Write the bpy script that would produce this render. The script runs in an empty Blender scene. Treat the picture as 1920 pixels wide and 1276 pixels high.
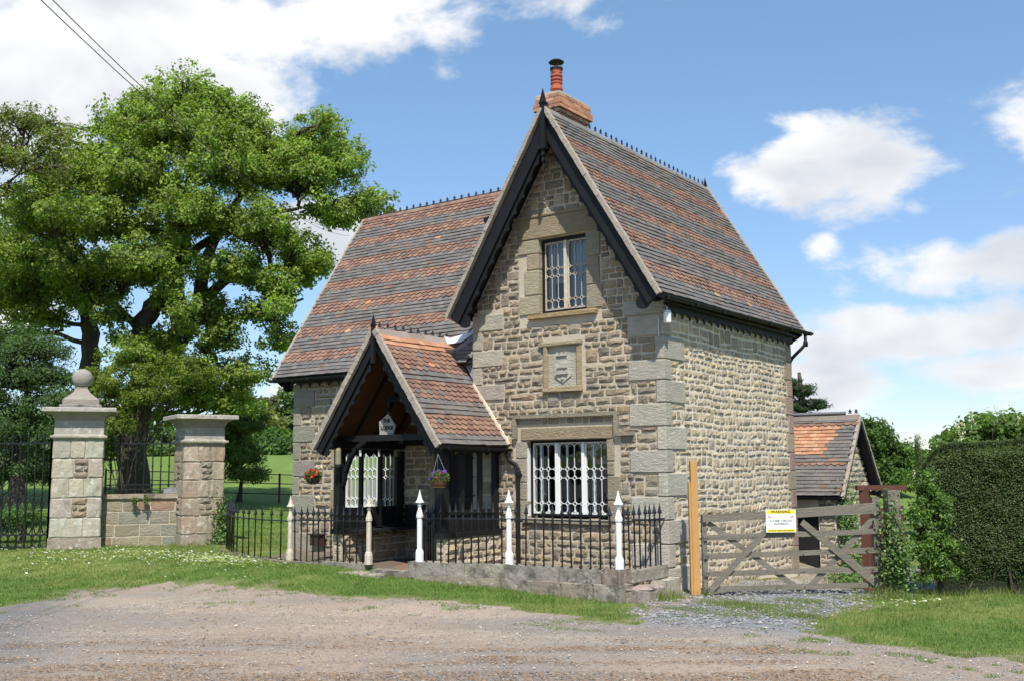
import bpy, math, random
import numpy as np
from mathutils import Vector, Matrix
R_ = np.random.default_rng(7); random.seed(7)
scene = bpy.context.scene
COL = scene.collection
# ---------------------------------------------------------------- camera, sky, sun, exposure
CAM = np.array([7.928, -15.264, 1.551]); YAW, PITCH, ROLL = map(math.radians, (35.884, 7.093, -0.388))
FW = np.array([-math.sin(YAW)*math.cos(PITCH), math.cos(YAW)*math.cos(PITCH), math.sin(PITCH)])
RT0 = np.array([math.cos(YAW), math.sin(YAW), 0.0]); UP0 = np.cross(RT0, FW)
RT = math.cos(ROLL)*RT0 + math.sin(ROLL)*UP0; UP = -math.sin(ROLL)*RT0 + math.cos(ROLL)*UP0
cd = bpy.data.cameras.new('camera'); cam = bpy.data.objects.new('camera', cd); COL.objects.link(cam)
m = Matrix(((RT[0], UP[0], -FW[0], CAM[0]), (RT[1], UP[1], -FW[1], CAM[1]), (RT[2], UP[2], -FW[2], CAM[2]), (0, 0, 0, 1)))
cam.matrix_world = m; cd.sensor_width = 36; cd.lens = 36*1921.5/1920; cd.clip_end = 5000; cd.clip_start = .1
scene.camera = cam
SUN = np.array([.85, -1.0, 1.85]); SUN /= np.linalg.norm(SUN)
sd = bpy.data.lights.new('sun', 'SUN'); sd.energy = 4.4; sd.angle = math.radians(.53); sd.color = (1, .95, .86)
so = bpy.data.objects.new('sun', sd); COL.objects.link(so); so.location = (20, -25, 40)
so.rotation_euler = Vector(SUN).to_track_quat('Z', 'Y').to_euler()
scene.view_settings.view_transform = 'Standard'; scene.view_settings.look = 'None'
scene.view_settings.exposure = 0.55; scene.view_settings.gamma = 1.0
try: scene.cycles.max_bounces = 6; scene.cycles.transparent_max_bounces = 8; scene.cycles.caustics_reflective = False; scene.cycles.caustics_refractive = False
except Exception: pass
world = bpy.data.worlds.new('World'); scene.world = world; world.use_nodes = True
def N(t, ty, **kw):
    n = t.nodes.new(ty)
    for k, v in kw.items():
        if k.startswith('_'): setattr(n, k[1:], v)
        else: n.inputs[k.replace('_', ' ')].default_value = v
    return n
def math_(t, op, a, b=None, c=None, clamp=False):
    n = t.nodes.new('ShaderNodeMath'); n.operation = op; n.use_clamp = clamp
    for i, v in enumerate((a, b, c)):
        if v is None: continue
        if isinstance(v, (int, float)): n.inputs[i].default_value = v
        else: t.links.new(v, n.inputs[i])
    return n.outputs[0]
def pixdir(x, y):
    d = FW + RT*(x-960)/1921.5 - UP*(y-638)/1921.5
    return d/np.linalg.norm(d)
wt = world.node_tree; wt.nodes.clear()
sky = wt.nodes.new('ShaderNodeTexSky'); sky.sky_type = 'NISHITA'; sky.sun_disc = False
sky.sun_elevation = math.asin(SUN[2]); sky.sun_rotation = math.atan2(SUN[0], SUN[1])
sky.altitude = 100; sky.air_density = 1.0; sky.dust_density = .15; sky.ozone_density = 2.2
tc = wt.nodes.new('ShaderNodeTexCoord')
wmap = wt.nodes.new('ShaderNodeMapping'); wmap.inputs['Scale'].default_value = (1, 1, 1.9)
wt.links.new(tc.outputs['Generated'], wmap.inputs[0])
n1 = N(wt, 'ShaderNodeTexNoise', Scale=5.5, Detail=9.0, Roughness=.58, Distortion=.3); wt.links.new(wmap.outputs[0], n1.inputs['Vector'])
n2 = N(wt, 'ShaderNodeTexNoise', Scale=2.1, Detail=4.0, Roughness=.5); wt.links.new(wmap.outputs[0], n2.inputs['Vector'])
n3 = N(wt, 'ShaderNodeTexNoise', Scale=22.0, Detail=6.0, Roughness=.6); wt.links.new(wmap.outputs[0], n3.inputs['Vector'])
# cumulus banks: centre direction (pixel), half-size in the photograph's angle, strength
CL = [(290, 0, 400, 170, 1.15), (60, 130, 320, 160, 1.05), (590, 20, 125, 110, 1.0), (440, 150, 200, 85, .98), (1080, -8, 120, 60, .55), (1545, 325, 175, 85, 1.1), (1385, 325, 75, 48, .98), (1650, 350, 95, 55, .95), (1470, 420, 70, 50, .45),
      (1535, 462, 42, 30, .8), (1780, 500, 190, 48, .8), (1890, 460, 110, 30, .65), (1700, 640, 240, 50, .98), (1560, 730, 130, 62, 1.05), (1860, 705, 180, 60, 1.0), (1900, 605, 90, 50, .8), (1740, 820, 300, 34, .62), (640, 440, 120, 55, .85), (20, 610, 170, 90, .8), (560, 740, 60, 50, .8), (-250, 400, 300, 160, .9), (2300, 620, 320, 90, .85), (2150, 200, 220, 90, .9)]
acc = None
for (x, y, hx, hy, s) in CL:
    d = pixdir(x, y); r = pixdir(x+10, y)-d; r /= np.linalg.norm(r); u = np.cross(r, d); u /= np.linalg.norm(u)
    hx /= 1921.5; hy /= 1921.5
    def dot(v):
        n = wt.nodes.new('ShaderNodeVectorMath'); n.operation = 'DOT_PRODUCT'; wt.links.new(tc.outputs['Generated'], n.inputs[0]); n.inputs[1].default_value = tuple(v); return n.outputs['Value']
    a = math_(wt, 'POWER', math_(wt, 'DIVIDE', dot(r), hx), 2.0)
    b = math_(wt, 'POWER', math_(wt, 'DIVIDE', math_(wt, 'SUBTRACT', dot(u), float(np.dot(u, d))), hy), 2.0)
    q = math_(wt, 'SUBTRACT', 1.26, math_(wt, 'MULTIPLY', math_(wt, 'POWER', math_(wt, 'ADD', a, b), .62), .62), clamp=False)
    q = math_(wt, 'MULTIPLY', math_(wt, 'MAXIMUM', q, 0.0), s)
    q = math_(wt, 'MULTIPLY', q, math_(wt, 'GREATER_THAN', dot(d), 0.0))
    acc = q if acc is None else math_(wt, 'MAXIMUM', acc, q)
# away from the picture the same broken cumulus goes on, from plain noise
wide = math_(wt, 'MULTIPLY', math_(wt, 'SUBTRACT', n2.outputs[0], .52), 4.0)
front = wt.nodes.new('ShaderNodeVectorMath'); front.operation = 'DOT_PRODUCT'; wt.links.new(tc.outputs['Generated'], front.inputs[0]); front.inputs[1].default_value = tuple(FW)
away = math_(wt, 'MULTIPLY', math_(wt, 'SUBTRACT', .80, front.outputs['Value']), 6.0, clamp=True)
acc = math_(wt, 'MAXIMUM', acc, math_(wt, 'MULTIPLY', wide, away))
dens = math_(wt, 'ADD', acc, math_(wt, 'MULTIPLY', math_(wt, 'SUBTRACT', n1.outputs[0], .5), 3.0))
dens = math_(wt, 'ADD', dens, math_(wt, 'MULTIPLY', math_(wt, 'SUBTRACT', n3.outputs[0], .5), .7))
mr = wt.nodes.new('ShaderNodeMapRange'); mr.interpolation_type = 'SMOOTHSTEP'; wt.links.new(dens, mr.inputs[0]); mr.inputs[1].default_value = .46; mr.inputs[2].default_value = .98
# cloud body: bright where thin and towards the sun, greyer in the thick middle and below
up_ = wt.nodes.new('ShaderNodeMapping'); up_.inputs['Scale'].default_value = (1, 1, 1.9); up_.inputs['Location'].default_value = (.02, -.01, .085); wt.links.new(tc.outputs['Generated'], up_.inputs[0])
n4 = N(wt, 'ShaderNodeTexNoise', Scale=5.5, Detail=4.0, Roughness=.5, Distortion=.3); wt.links.new(up_.outputs[0], n4.inputs['Vector'])
cr = wt.nodes.new('ShaderNodeValToRGB'); wt.links.new(math_(wt, 'ADD', math_(wt, 'MULTIPLY', dens, .22), math_(wt, 'ADD', math_(wt, 'MULTIPLY', math_(wt, 'SUBTRACT', n4.outputs[0], .5), 2.6), .40)), cr.inputs[0])
cr.color_ramp.elements[0].position = .40; cr.color_ramp.elements[0].color = (5.9, 5.92, 5.98, 1)
cr.color_ramp.elements[1].position = .98; cr.color_ramp.elements[1].color = (4.1, 4.35, 4.7, 1)
hz = wt.nodes.new('ShaderNodeMixRGB'); hz.blend_type = 'MULTIPLY'; hz.inputs[0].default_value = 1.0; wt.links.new(sky.outputs[0], hz.inputs[1]); 
sepz = wt.nodes.new('ShaderNodeSeparateXYZ'); wt.links.new(tc.outputs['Generated'], sepz.inputs[0])
hr = wt.nodes.new('ShaderNodeValToRGB'); wt.links.new(sepz.outputs['Z'], hr.inputs[0]); hr.color_ramp.elements[0].position = .0; hr.color_ramp.elements[0].color = (.64, .66, .80, 1); hr.color_ramp.elements[1].position = .42; hr.color_ramp.elements[1].color = (1.0, 1.10, 1.08, 1); wt.links.new(hr.outputs[0], hz.inputs[2])
mx = wt.nodes.new('ShaderNodeMixRGB'); wt.links.new(mr.outputs[0], mx.inputs[0]); wt.links.new(hz.outputs[0], mx.inputs[1]); wt.links.new(cr.outputs[0], mx.inputs[2])
bg = wt.nodes.new('ShaderNodeBackground'); bg.inputs[1].default_value = .12; wt.links.new(mx.outputs[0], bg.inputs[0])
wo = wt.nodes.new('ShaderNodeOutputWorld'); wt.links.new(bg.outputs[0], wo.inputs[0])

# ---------------------------------------------------------------- helpers
WPOS = {}
def link(o, parent=None, wl=(0, 0, 0)):
    COL.objects.link(o); WPOS[o.name] = np.array(wl, float)
    if parent is not None:
        o.parent = parent; o.location = Vector(np.array(wl, float)-WPOS[parent.name])
    else: o.location = Vector(wl)
    return o
def tag(o, label=None, cat=None, group=None, kind=None):
    if label: o['label'] = label
    if cat: o['category'] = cat
    if group: o['group'] = group
    if kind: o['kind'] = kind
    return o
def thing(name, loc, label, cat, group=None):
    o = bpy.data.objects.new(name, None); o.empty_display_size = .1; link(o, None, loc); return tag(o, label, cat, group)
def mesh_np(name, V, F, mats, C=None, smooth=False, MI=None):
    """V (n,3); F list of index arrays or one (m,k) array"""
    me = bpy.data.meshes.new(name); V = np.asarray(V, np.float32)
    if isinstance(F, np.ndarray) and F.ndim == 2:
        nf, k = F.shape; li = F.ravel().astype(np.int32); ls = (np.arange(nf)*k).astype(np.int32); lt = np.full(nf, k, np.int32)
    else:
        lt = np.array([len(f) for f in F], np.int32); ls = np.concatenate([[0], np.cumsum(lt)[:-1]]).astype(np.int32); li = np.concatenate([np.asarray(f) for f in F]).astype(np.int32); nf = len(F)
    me.vertices.add(len(V)); me.vertices.foreach_set('co', V.ravel())
    me.loops.add(len(li)); me.loops.foreach_set('vertex_index', li)
    me.polygons.add(nf); me.polygons.foreach_set('loop_start', ls); me.polygons.foreach_set('loop_total', lt)
    if smooth: me.polygons.foreach_set('use_smooth', np.ones(nf, bool))
    else: me.polygons.foreach_set('use_smooth', np.zeros(nf, bool))
    for mm in (mats if isinstance(mats, (list, tuple)) else [mats]): me.materials.append(mm)
    if MI is not None: me.polygons.foreach_set('material_index', np.asarray(MI, np.int32))
    if C is not None:
        C = np.asarray(C, np.float32)
        if C.shape[1] == 3: C = np.concatenate([C, np.ones((len(C), 1), np.float32)], 1)
        at = me.color_attributes.new('col', 'FLOAT_COLOR', 'POINT'); at.data.foreach_set('color', C.ravel())
    me.update(calc_edges=True)
    return me
def obj(name, me, parent=None, wl=(0, 0, 0), **kw):
    o = bpy.data.objects.new(name, me); link(o, parent, wl); tag(o, **kw); return o
class MB:
    def __init__(s): s.V = []; s.F = []; s.C = []; s.MI = []; s.n = 0
    def add(s, V, F, c=(1, 1, 1), mi=0):
        V = np.asarray(V, float).reshape(-1, 3); s.V.append(V)
        for f in F: s.F.append(np.asarray(f)+s.n); s.MI.append(mi)
        c = np.asarray(c, float); s.C.append(np.tile(c[:3], (len(V), 1)) if c.ndim == 1 else c)
        s.n += len(V); return s
    def box(s, a, b, c=(1, 1, 1), mi=0):
        a, b = np.minimum(a, b), np.maximum(a, b)
        V = [(x, y, z) for z in (a[2], b[2]) for y in (a[1], b[1]) for x in (a[0], b[0])]
        return s.add(V, [(0, 2, 3, 1), (4, 5, 7, 6), (0, 1, 5, 4), (2, 6, 7, 3), (0, 4, 6, 2), (1, 3, 7, 5)], c, mi)
    def obox(s, p, ax, ay, az, hx, hy, hz, c=(1, 1, 1), mi=0):
        p = np.asarray(p, float); V = [p+sx*hx*np.asarray(ax)+sy*hy*np.asarray(ay)+sz*hz*np.asarray(az) for sz in (-1, 1) for sy in (-1, 1) for sx in (-1, 1)]
        return s.add(V, [(0, 2, 3, 1), (4, 5, 7, 6), (0, 1, 5, 4), (2, 6, 7, 3), (0, 4, 6, 2), (1, 3, 7, 5)], c, mi)
    def beam(s, p, q, w, h, upv=(0, 0, 1), c=(1, 1, 1), mi=0):
        p = np.asarray(p, float); q = np.asarray(q, float); d = q-p; L = np.linalg.norm(d); d /= L
        sd_ = np.cross(d, upv); sd_ /= np.linalg.norm(sd_)+1e-9; u = np.cross(sd_, d)
        return s.obox((p+q)/2, d, sd_, u, L/2, w/2, h/2, c, mi)
    def tube(s, P, r, k=8, c=(1, 1, 1), caps=True, mi=0):
        P = np.asarray(P, float); r = np.broadcast_to(np.asarray(r, float), (len(P),)); V = []; F = []
        t = np.gradient(P, axis=0); ref = np.array([0, 0, 1.]) if abs(t[0][2]) < .9*np.linalg.norm(t[0]) else np.array([1., 0, 0])
        for i in range(len(P)):
            d = t[i]/(np.linalg.norm(t[i])+1e-9); a = np.cross(d, ref); a /= np.linalg.norm(a)+1e-9; b = np.cross(d, a); ref = np.cross(a, d) if True else ref
            for j in range(k):
                th = 2*math.pi*j/k; V.append(P[i]+r[i]*(math.cos(th)*a+math.sin(th)*b))
        for i in range(len(P)-1):
            for j in range(k): F.append((i*k+j, i*k+(j+1) % k, (i+1)*k+(j+1) % k, (i+1)*k+j))
        if caps: F.append(tuple(range(k-1, -1, -1))); F.append(tuple((len(P)-1)*k+j for j in range(k)))
        return s.add(V, F, c, mi)
    def lathe(s, p, prof, k=12, c=(1, 1, 1), mi=0, sq=False):
        p = np.asarray(p, float); V = []; F = []
        for (r, z) in prof:
            for j in range(k):
                th = 2*math.pi*(j+.5)/k; V.append(p+np.array([r*math.cos(th), r*math.sin(th), z]))
        for i in range(len(prof)-1):
            for j in range(k): F.append((i*k+j, i*k+(j+1) % k, (i+1)*k+(j+1) % k, (i+1)*k+j))
        F.append(tuple(range(k-1, -1, -1))); F.append(tuple((len(prof)-1)*k+j for j in range(k)))
        return s.add(V, F, c, mi)
    def prism(s, poly, t0, t1, f, c=(1, 1, 1), mi=0):
        """poly 2D list; f(a,b,t)->3D"""
        n = len(poly); V = [f(a, b, t0) for a, b in poly]+[f(a, b, t1) for a, b in poly]
        F = [tuple(range(n)), tuple(range(2*n-1, n-1, -1))]+[(i, i+n, (i+1) % n+n, (i+1) % n) for i in range(n)]
        return s.add(V, F, c, mi)
    def strip(s, top, bot, t0, t1, f, c=(1, 1, 1)):
        """extruded strip between two polylines of the same length"""
        n = len(top); V = []; F = []
        for t in (t0, t1):
            for a, b in top: V.append(f(a, b, t))
            for a, b in bot: V.append(f(a, b, t))
        for i in range(n-1):
            F += [(i, i+1, n+i+1, n+i), (2*n+i, 3*n+i, 3*n+i+1, 2*n+i+1), (n+i, n+i+1, 3*n+i+1, 3*n+i), (i, 2*n+i, 2*n+i+1, i+1)]
        F += [(0, n, 3*n, 2*n), (n-1, 3*n-1, 4*n-1, 2*n-1)]
        return s.add(V, F, c)
    def build(s, name, mats, parent=None, smooth=False, mesh_only=False, **kw):
        me = mesh_np(name, np.concatenate(s.V), s.F, mats, np.concatenate(s.C), smooth, s.MI)
        bm_fix(me)
        return me if mesh_only else obj(name, me, parent, **kw)
import bmesh
def bm_fix(me):
    b = bmesh.new(); b.from_mesh(me); bmesh.ops.recalc_face_normals(b, faces=b.faces); b.to_mesh(me); b.free()

# ---------------------------------------------------------------- materials
def mat(name, col=None, rough=.8, n1=(3., .25), n2=(30., .2), bump=((25., .004),), spec=.3, metal=0., stretch=None, tint=None, trans=0., coat=0.):
    """col None: colour from the mesh attribute. n: (scale, amount) brightness noise. bump: (scale, height in m)."""
    mt = bpy.data.materials.new(name); mt.use_nodes = True; t = mt.node_tree; t.nodes.clear()
    out = t.nodes.new('ShaderNodeOutputMaterial'); p = t.nodes.new('ShaderNodeBsdfPrincipled')
    g = t.nodes.new('ShaderNodeNewGeometry'); vec = g.outputs['Position']
    if stretch:
        mp = t.nodes.new('ShaderNodeMapping'); mp.inputs['Scale'].default_value = stretch; t.links.new(vec, mp.inputs[0]); vecs = mp.outputs[0]
    else: vecs = vec
    if col is None:
        a = t.nodes.new('ShaderNodeVertexColor'); a.layer_name = 'col'; c = a.outputs[0]
    else:
        rgb = t.nodes.new('ShaderNodeRGB'); rgb.outputs[0].default_value = (*col, 1); c = rgb.outputs[0]
    fac = None
    for (s, am) in (n1, n2):
        if am <= 0: continue
        n = N(t, 'ShaderNodeTexNoise', Scale=s, Detail=5.0, Roughness=.6); t.links.new(vecs, n.inputs['Vector'])
        f = math_(t, 'ADD', math_(t, 'MULTIPLY', math_(t, 'SUBTRACT', n.outputs[0], .5), am*3.2), 1.0)
        fac = f if fac is None else math_(t, 'MULTIPLY', fac, f)
    if tint:   # (scale, threshold, softness, colour, amount): patches of another colour (lichen, dirt, wear)
        for (s, th, so_, tcol, am) in tint:
            n = N(t, 'ShaderNodeTexNoise', Scale=s, Detail=6.0, Roughness=.65); t.links.new(vec, n.inputs['Vector'])
            mr_ = t.nodes.new('ShaderNodeMapRange'); t.links.new(n.outputs[0], mr_.inputs[0]); mr_.inputs[1].default_value = th; mr_.inputs[2].default_value = th+so_; mr_.inputs[4].default_value = am
            x = t.nodes.new('ShaderNodeMixRGB'); t.links.new(mr_.outputs[0], x.inputs[0]); t.links.new(c, x.inputs[1]); x.inputs[2].default_value = (*tcol, 1); c = x.outputs[0]
    if fac is not None:
        v = t.nodes.new('ShaderNodeVectorMath'); v.operation = 'SCALE'; t.links.new(c, v.inputs[0]); t.links.new(fac, v.inputs['Scale']); c = v.outputs[0]
    t.links.new(c, p.inputs['Base Color'])
    p.inputs['Roughness'].default_value = rough; p.inputs['Metallic'].default_value = metal
    p.inputs['Specular IOR Level'].default_value = spec
    if coat: p.inputs['Coat Weight'].default_value = coat; p.inputs['Coat Roughness'].default_value = .15
    if bump:
        h = None
        for (s, am) in bump:
            n = N(t, 'ShaderNodeTexNoise', Scale=s, Detail=4.0, Roughness=.6); t.links.new(vecs, n.inputs['Vector'])
            q = math_(t, 'MULTIPLY', n.outputs[0], am*2); h = q if h is None else math_(t, 'ADD', h, q)
        b = t.nodes.new('ShaderNodeBump'); b.inputs['Distance'].default_value = 1.0; b.inputs['Strength'].default_value = 1.0; t.links.new(h, b.inputs['Height']); t.links.new(b.outputs[0], p.inputs['Normal'])
    sh = p.outputs[0]
    if trans > 0:
        tr = t.nodes.new('ShaderNodeBsdfTranslucent'); v2 = t.nodes.new('ShaderNodeMixRGB'); v2.blend_type = 'MULTIPLY'; v2.inputs[0].default_value = 1; t.links.new(c, v2.inputs[1]); v2.inputs[2].default_value = (1.5, 1.7, .6, 1); t.links.new(v2.outputs[0], tr.inputs[0])
        ms = t.nodes.new('ShaderNodeMixShader'); ms.inputs[0].default_value = trans; t.links.new(sh, ms.inputs[1]); t.links.new(tr.outputs[0], ms.inputs[2]); sh = ms.outputs[0]
    t.links.new(sh, out.inputs[0]); return mt
M = {}
M['stone'] = mat('rubble_stone', None, .92, (7, .2), (38, .3), ((11, .014), (30, .009), (90, .003)), .2, tint=[(5, .62, .12, (.14, .12, .10), .35), (2.2, .6, .2, (.40, .25, .09), .25)])
M['dressed'] = mat('dressed_stone', None, .92, (4, .2), (34, .22), ((12, .016), (34, .013), (90, .004)), .2, stretch=(1, 1, 2.6), tint=[(3, .58, .15, (.22, .20, .17), .4), (6, .66, .08, (.38, .27, .12), .35)])
M['oldstone'] = mat('lichen_stone', None, .92, (4, .2), (35, .2), ((9, .012), (50, .004)), .2, tint=[(7, .56, .06, (.52, .51, .45), .65), (3, .58, .12, (.10, .09, .08), .55)])
M['plinth'] = mat('plinth_stone', None, .92, (3, .2), (35, .2), ((8, .015), (50, .004)), .2, tint=[(3.2, .50, .12, (.08, .075, .06), .75), (9, .60, .05, (.42, .40, .36), .6)])
M['mortar'] = mat('lime_mortar', (.46, .40, .31), .95, (3, .12), (50, .14), ((20, .006), (90, .003)), .1)
M['mortarpale'] = mat('pale_mortar', (.68, .60, .47), .95, (3, .12), (50, .14), ((20, .006), (90, .003)), .1)
M['verge'] = mat('verge_mortar', (.34, .295, .245), .95, (5, .2), (40, .2), ((15, .008), (60, .004)), .1, tint=[(6, .6, .1, (.22, .18, .15), .6)])
M['tile'] = mat('clay_tile', None, .72, (5, .16), (60, .16), ((60, .0015), (12, .003)), .18, tint=[(14, .68, .06, (.42, .40, .33), .55), (2.5, .62, .1, (.13, .12, .11), .45)])
M['brick'] = mat('brick', None, .9, (12, .2), (70, .2), ((40, .003), (120, .001)), .2, tint=[(8, .62, .1, (.16, .11, .08), .5)])
M['black'] = mat('black_paint', (.011, .011, .012), .55, (3, .25), (40, .15), ((14, .002), (90, .0006)), .22, tint=[(9, .70, .05, (.05, .055, .06), .5)])
M['blackwood'] = mat('black_stained_wood', (.016, .016, .018), .6, (3, .25), (40, .2), ((20, .002),), .3, stretch=(1, 1, .2), tint=[(16, .68, .06, (.07, .065, .06), .5)])
M['iron'] = mat('black_iron', (.012, .012, .014), .3, (6, .2), (60, .15), ((50, .001),), .5)
M['white'] = mat('white_paint', (.74, .74, .72), .5, (6, .05), (60, .05), ((60, .0008),), .4, tint=[(12, .68, .06, (.4, .33, .26), .5)])
M['cream'] = mat('peeling_cream_paint', (.50, .43, .34), .7, (6, .1), (60, .1), ((40, .003),), .3, tint=[(14, .55, .05, (.62, .58, .52), .8), (10, .62, .05, (.25, .15, .1), .6)])
M['brown'] = mat('brown_boards', (.08, .034, .016), .7, (4, .25), (30, .2), ((20, .002),), .3)
M['greywood'] = mat('weathered_oak', (.175, .155, .125), .9, (5, .25), (40, .35), ((22, .006), (70, .002)), .15, stretch=(.5, .5, 3.5), tint=[(10, .6, .1, (.10, .085, .07), .6), (4, .66, .05, (.30, .22, .05), .35)])
M['newwood'] = mat('new_softwood', (.44, .24, .085), .75, (4, .12), (30, .15), ((30, .001),), .3, stretch=(3, 3, .3))
M['redwood'] = mat('red_brown_wood', (.10, .04, .027), .8, (4, .25), (30, .25), ((20, .003),), .3, stretch=(2, 2, .3))
M['bark'] = mat('oak_bark', (.085, .07, .055), .95, (2, .3), (12, .35), ((6, .04), (22, .015)), .1, stretch=(1, 1, .35), tint=[(1.6, .55, .15, (.10, .12, .05), .5)])
M['leaf'] = mat('leaves', None, .5, (1.2, .16), (8, .1), None, .35, trans=.48)
M['hedgeleaf'] = mat('hedge_leaves', None, .5, (1.2, .16), (8, .1), None, .4, trans=.22)
M['gloss'] = mat('glossy_leaves', None, .42, (2, .1), (8, .1), None, .35, trans=.3)
M['petal'] = mat('petals', None, .6, (2, 0), (8, .1), None, .3, trans=.3)
M['grass'] = mat('grass_blades', None, .65, (.6, .14), (5, .12), None, .25, trans=.35)
M['terracotta'] = mat('terracotta_pot', (.40, .10, .055), .7, (8, .15), (50, .1), ((40, .002),), .3)
M['lead'] = mat('lead', (.16, .17, .19), .5, (6, .2), (30, .2), ((12, .004),), .5)
M['palelead'] = mat('new_lead', (.62, .64, .67), .5, (6, .1), (30, .1), ((12, .004),), .5)
M['basket'] = mat('wicker', (.14, .075, .04), .85, (20, .3), (90, .4), ((80, .006),), .2)
M['gravelchip'] = mat('stone_chips', None, .9, (5, .2), (80, .2), None, .2)
M['curtain'] = mat('net_curtain', (.55, .60, .66), .9, (3, .15), (9, .1), ((12, .02),), .1, stretch=(5, 5, .4))
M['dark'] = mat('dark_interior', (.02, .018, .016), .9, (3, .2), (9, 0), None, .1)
M['galv'] = mat('grey_metal', (.45, .46, .47), .4, (6, .1), (30, .1), None, .5, metal=.6)
def glass_mat(name, refl, tint):
    mt = bpy.data.materials.new(name); mt.use_nodes = True; t = mt.node_tree; t.nodes.clear(); o = t.nodes.new('ShaderNodeOutputMaterial')
    gl = N(t, 'ShaderNodeBsdfGlossy', Roughness=.03); gl.inputs[0].default_value = (.9, .93, .95, 1); tr = t.nodes.new('ShaderNodeBsdfTransparent'); tr.inputs[0].default_value = (*tint, 1)
    fr = t.nodes.new('ShaderNodeFresnel'); fr.inputs[0].default_value = 1.5
    f = math_(t, 'ADD', math_(t, 'MULTIPLY', fr.outputs[0], 1.0), refl, clamp=True)
    nz = N(t, 'ShaderNodeTexNoise', Scale=3.0, Detail=2.0); b = t.nodes.new('ShaderNodeBump'); b.inputs['Distance'].default_value = .004; g = t.nodes.new('ShaderNodeNewGeometry'); t.links.new(g.outputs['Position'], nz.inputs['Vector']); t.links.new(nz.outputs[0], b.inputs['Height']); t.links.new(b.outputs[0], gl.inputs['Normal'])
    ms = t.nodes.new('ShaderNodeMixShader'); t.links.new(f, ms.inputs[0]); t.links.new(tr.outputs[0], ms.inputs[1]); t.links.new(gl.outputs[0], ms.inputs[2]); t.links.new(ms.outputs[0], o.inputs[0]); return mt
M['glass'] = glass_mat('window_glass', .04, (.75, .8, .78))
def hexjit(c, a=.12): return np.clip(np.array(c)*(1+R_.uniform(-a, a))*(1+R_.uniform(-a*.3, a*.3, 3)), 0, 1)
def S_(x, a, b):
    t = np.clip((np.asarray(x, float)-a)/(b-a), 0, 1); return t*t*(3-2*t)
def vnoise(x, y, seed=0, octv=4):
    """cheap value noise in numpy"""
    x = np.asarray(x, float); y = np.asarray(y, float); out = 0; amp = 1; tot = 0
    for o in range(octv):
        xi = np.floor(x).astype(np.int64); yi = np.floor(y).astype(np.int64); fx = x-xi; fy = y-yi; fx = fx*fx*(3-2*fx); fy = fy*fy*(3-2*fy)
        def h(a, b):
            v = (a*374761393+b*668265263+(seed+o)*974634777) & 0x7fffffff; v = (v ^ (v >> 13))*1274126177 & 0x7fffffff; return ((v ^ (v >> 16)) & 0xffff)/65535.
        out = out+amp*((h(xi, yi)*(1-fx)+h(xi+1, yi)*fx)*(1-fy)+(h(xi, yi+1)*(1-fx)+h(xi+1, yi+1)*fx)*fy); tot += amp; amp *= .5; x = x*2+17.3; y = y*2-9.1
    return out/tot
def viewscore(P, n):
    d = CAM-P; D = np.linalg.norm(d, axis=-1); return np.maximum((d*n).sum(-1)/D, 0)/D**2
# ---------------------------------------------------------------- the ground
def G(x, y):
    x = np.asarray(x, float); y = np.asarray(y, float)
    base = -.17-.30*S_(x, -7, .2); z = base+(-.42-base)*S_(-y, 2.2, 5.5)
    z = z-.45*S_(x, -1, 1.0)*S_(y, .8, 6.5); z = z+.10*S_(x, 3.6, 4.6)*(1-S_(np.abs(y-1.0), 1.5, 4))
    r = np.hypot(x-7.9, y+15.3)
    return z+(2.9*S_(r, 27, 85)+4.*S_(r, 85, 400))*S_(-x, -2, 12)
POLY = np.array([(-6.9, -8.1), (-7.3, -7.2), (-7.6, -6.1), (-8.0, -4.95), (-7.4, -4.05), (-5.9, -3.9), (-3.85, -4.05), (-2.85, -3.9), (-1.76, -3.4), (-.4, -3.32), (.45, -3.3), (.95, -3.1), (.7, -1.9), (.25, -.3), (.12, 1), (-.6, 11), (2.7, 11), (2.5, 4.0), (2.7, .9), (2.9, -.7), (3.06, -1.8), (3.6, -2.85), (4.12, -3.22), (4.63, -3.36), (5.22, -3.53), (5.9, -3.55), (14, -2.6), (60, 4), (60, -60), (-60, -60), (-30, -22), (-12, -10.5)])
def sdist(x, y, poly=POLY):
    x = np.asarray(x, float).ravel(); y = np.asarray(y, float).ravel(); d = np.full(x.shape, 1e9); ins = np.zeros(x.shape, bool); n = len(poly)
    for i in range(n):
        a = poly[i]; b = poly[(i+1) % n]; e = b-a; t = np.clip(((x-a[0])*e[0]+(y-a[1])*e[1])/(e@e), 0, 1)
        d = np.minimum(d, np.hypot(x-a[0]-t*e[0], y-a[1]-t*e[1]))
        c = ((a[1] > y) != (b[1] > y)) & (x < (b[0]-a[0])*(y-a[1])/(b[1]-a[1]+1e-12)+a[0]); ins ^= c
    return np.where(ins, d, -d)     # positive inside the gravel
def gravelness(x, y): return sdist(x, y)+1.25*(vnoise(np.asarray(x).ravel()*.9+50, np.asarray(y).ravel()*.9+50, 3)-.5)+.75*(vnoise(np.asarray(x).ravel()*4+50, np.asarray(y).ravel()*4+50, 9)-.5)
ca = math.atan2(FW[1], FW[0])
ang = np.concatenate([np.linspace(-.62, .62, 640), np.linspace(.66, 2*math.pi-.66, 70)])+ca
rad = np.concatenate([np.linspace(.5, 8, 12)[:-1], np.exp(np.linspace(math.log(8), math.log(60), 300))[:-1], np.exp(np.linspace(math.log(60), math.log(2500), 50))])
A, Rr = np.meshgrid(ang, rad); X = CAM[0]+Rr*np.cos(A); Y = CAM[1]+Rr*np.sin(A)
gm = np.where(Rr.ravel() < 60, gravelness(X, Y), -5).reshape(X.shape); gm = np.where((Rr < 60) | (Y > 0), gm, -5)
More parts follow.
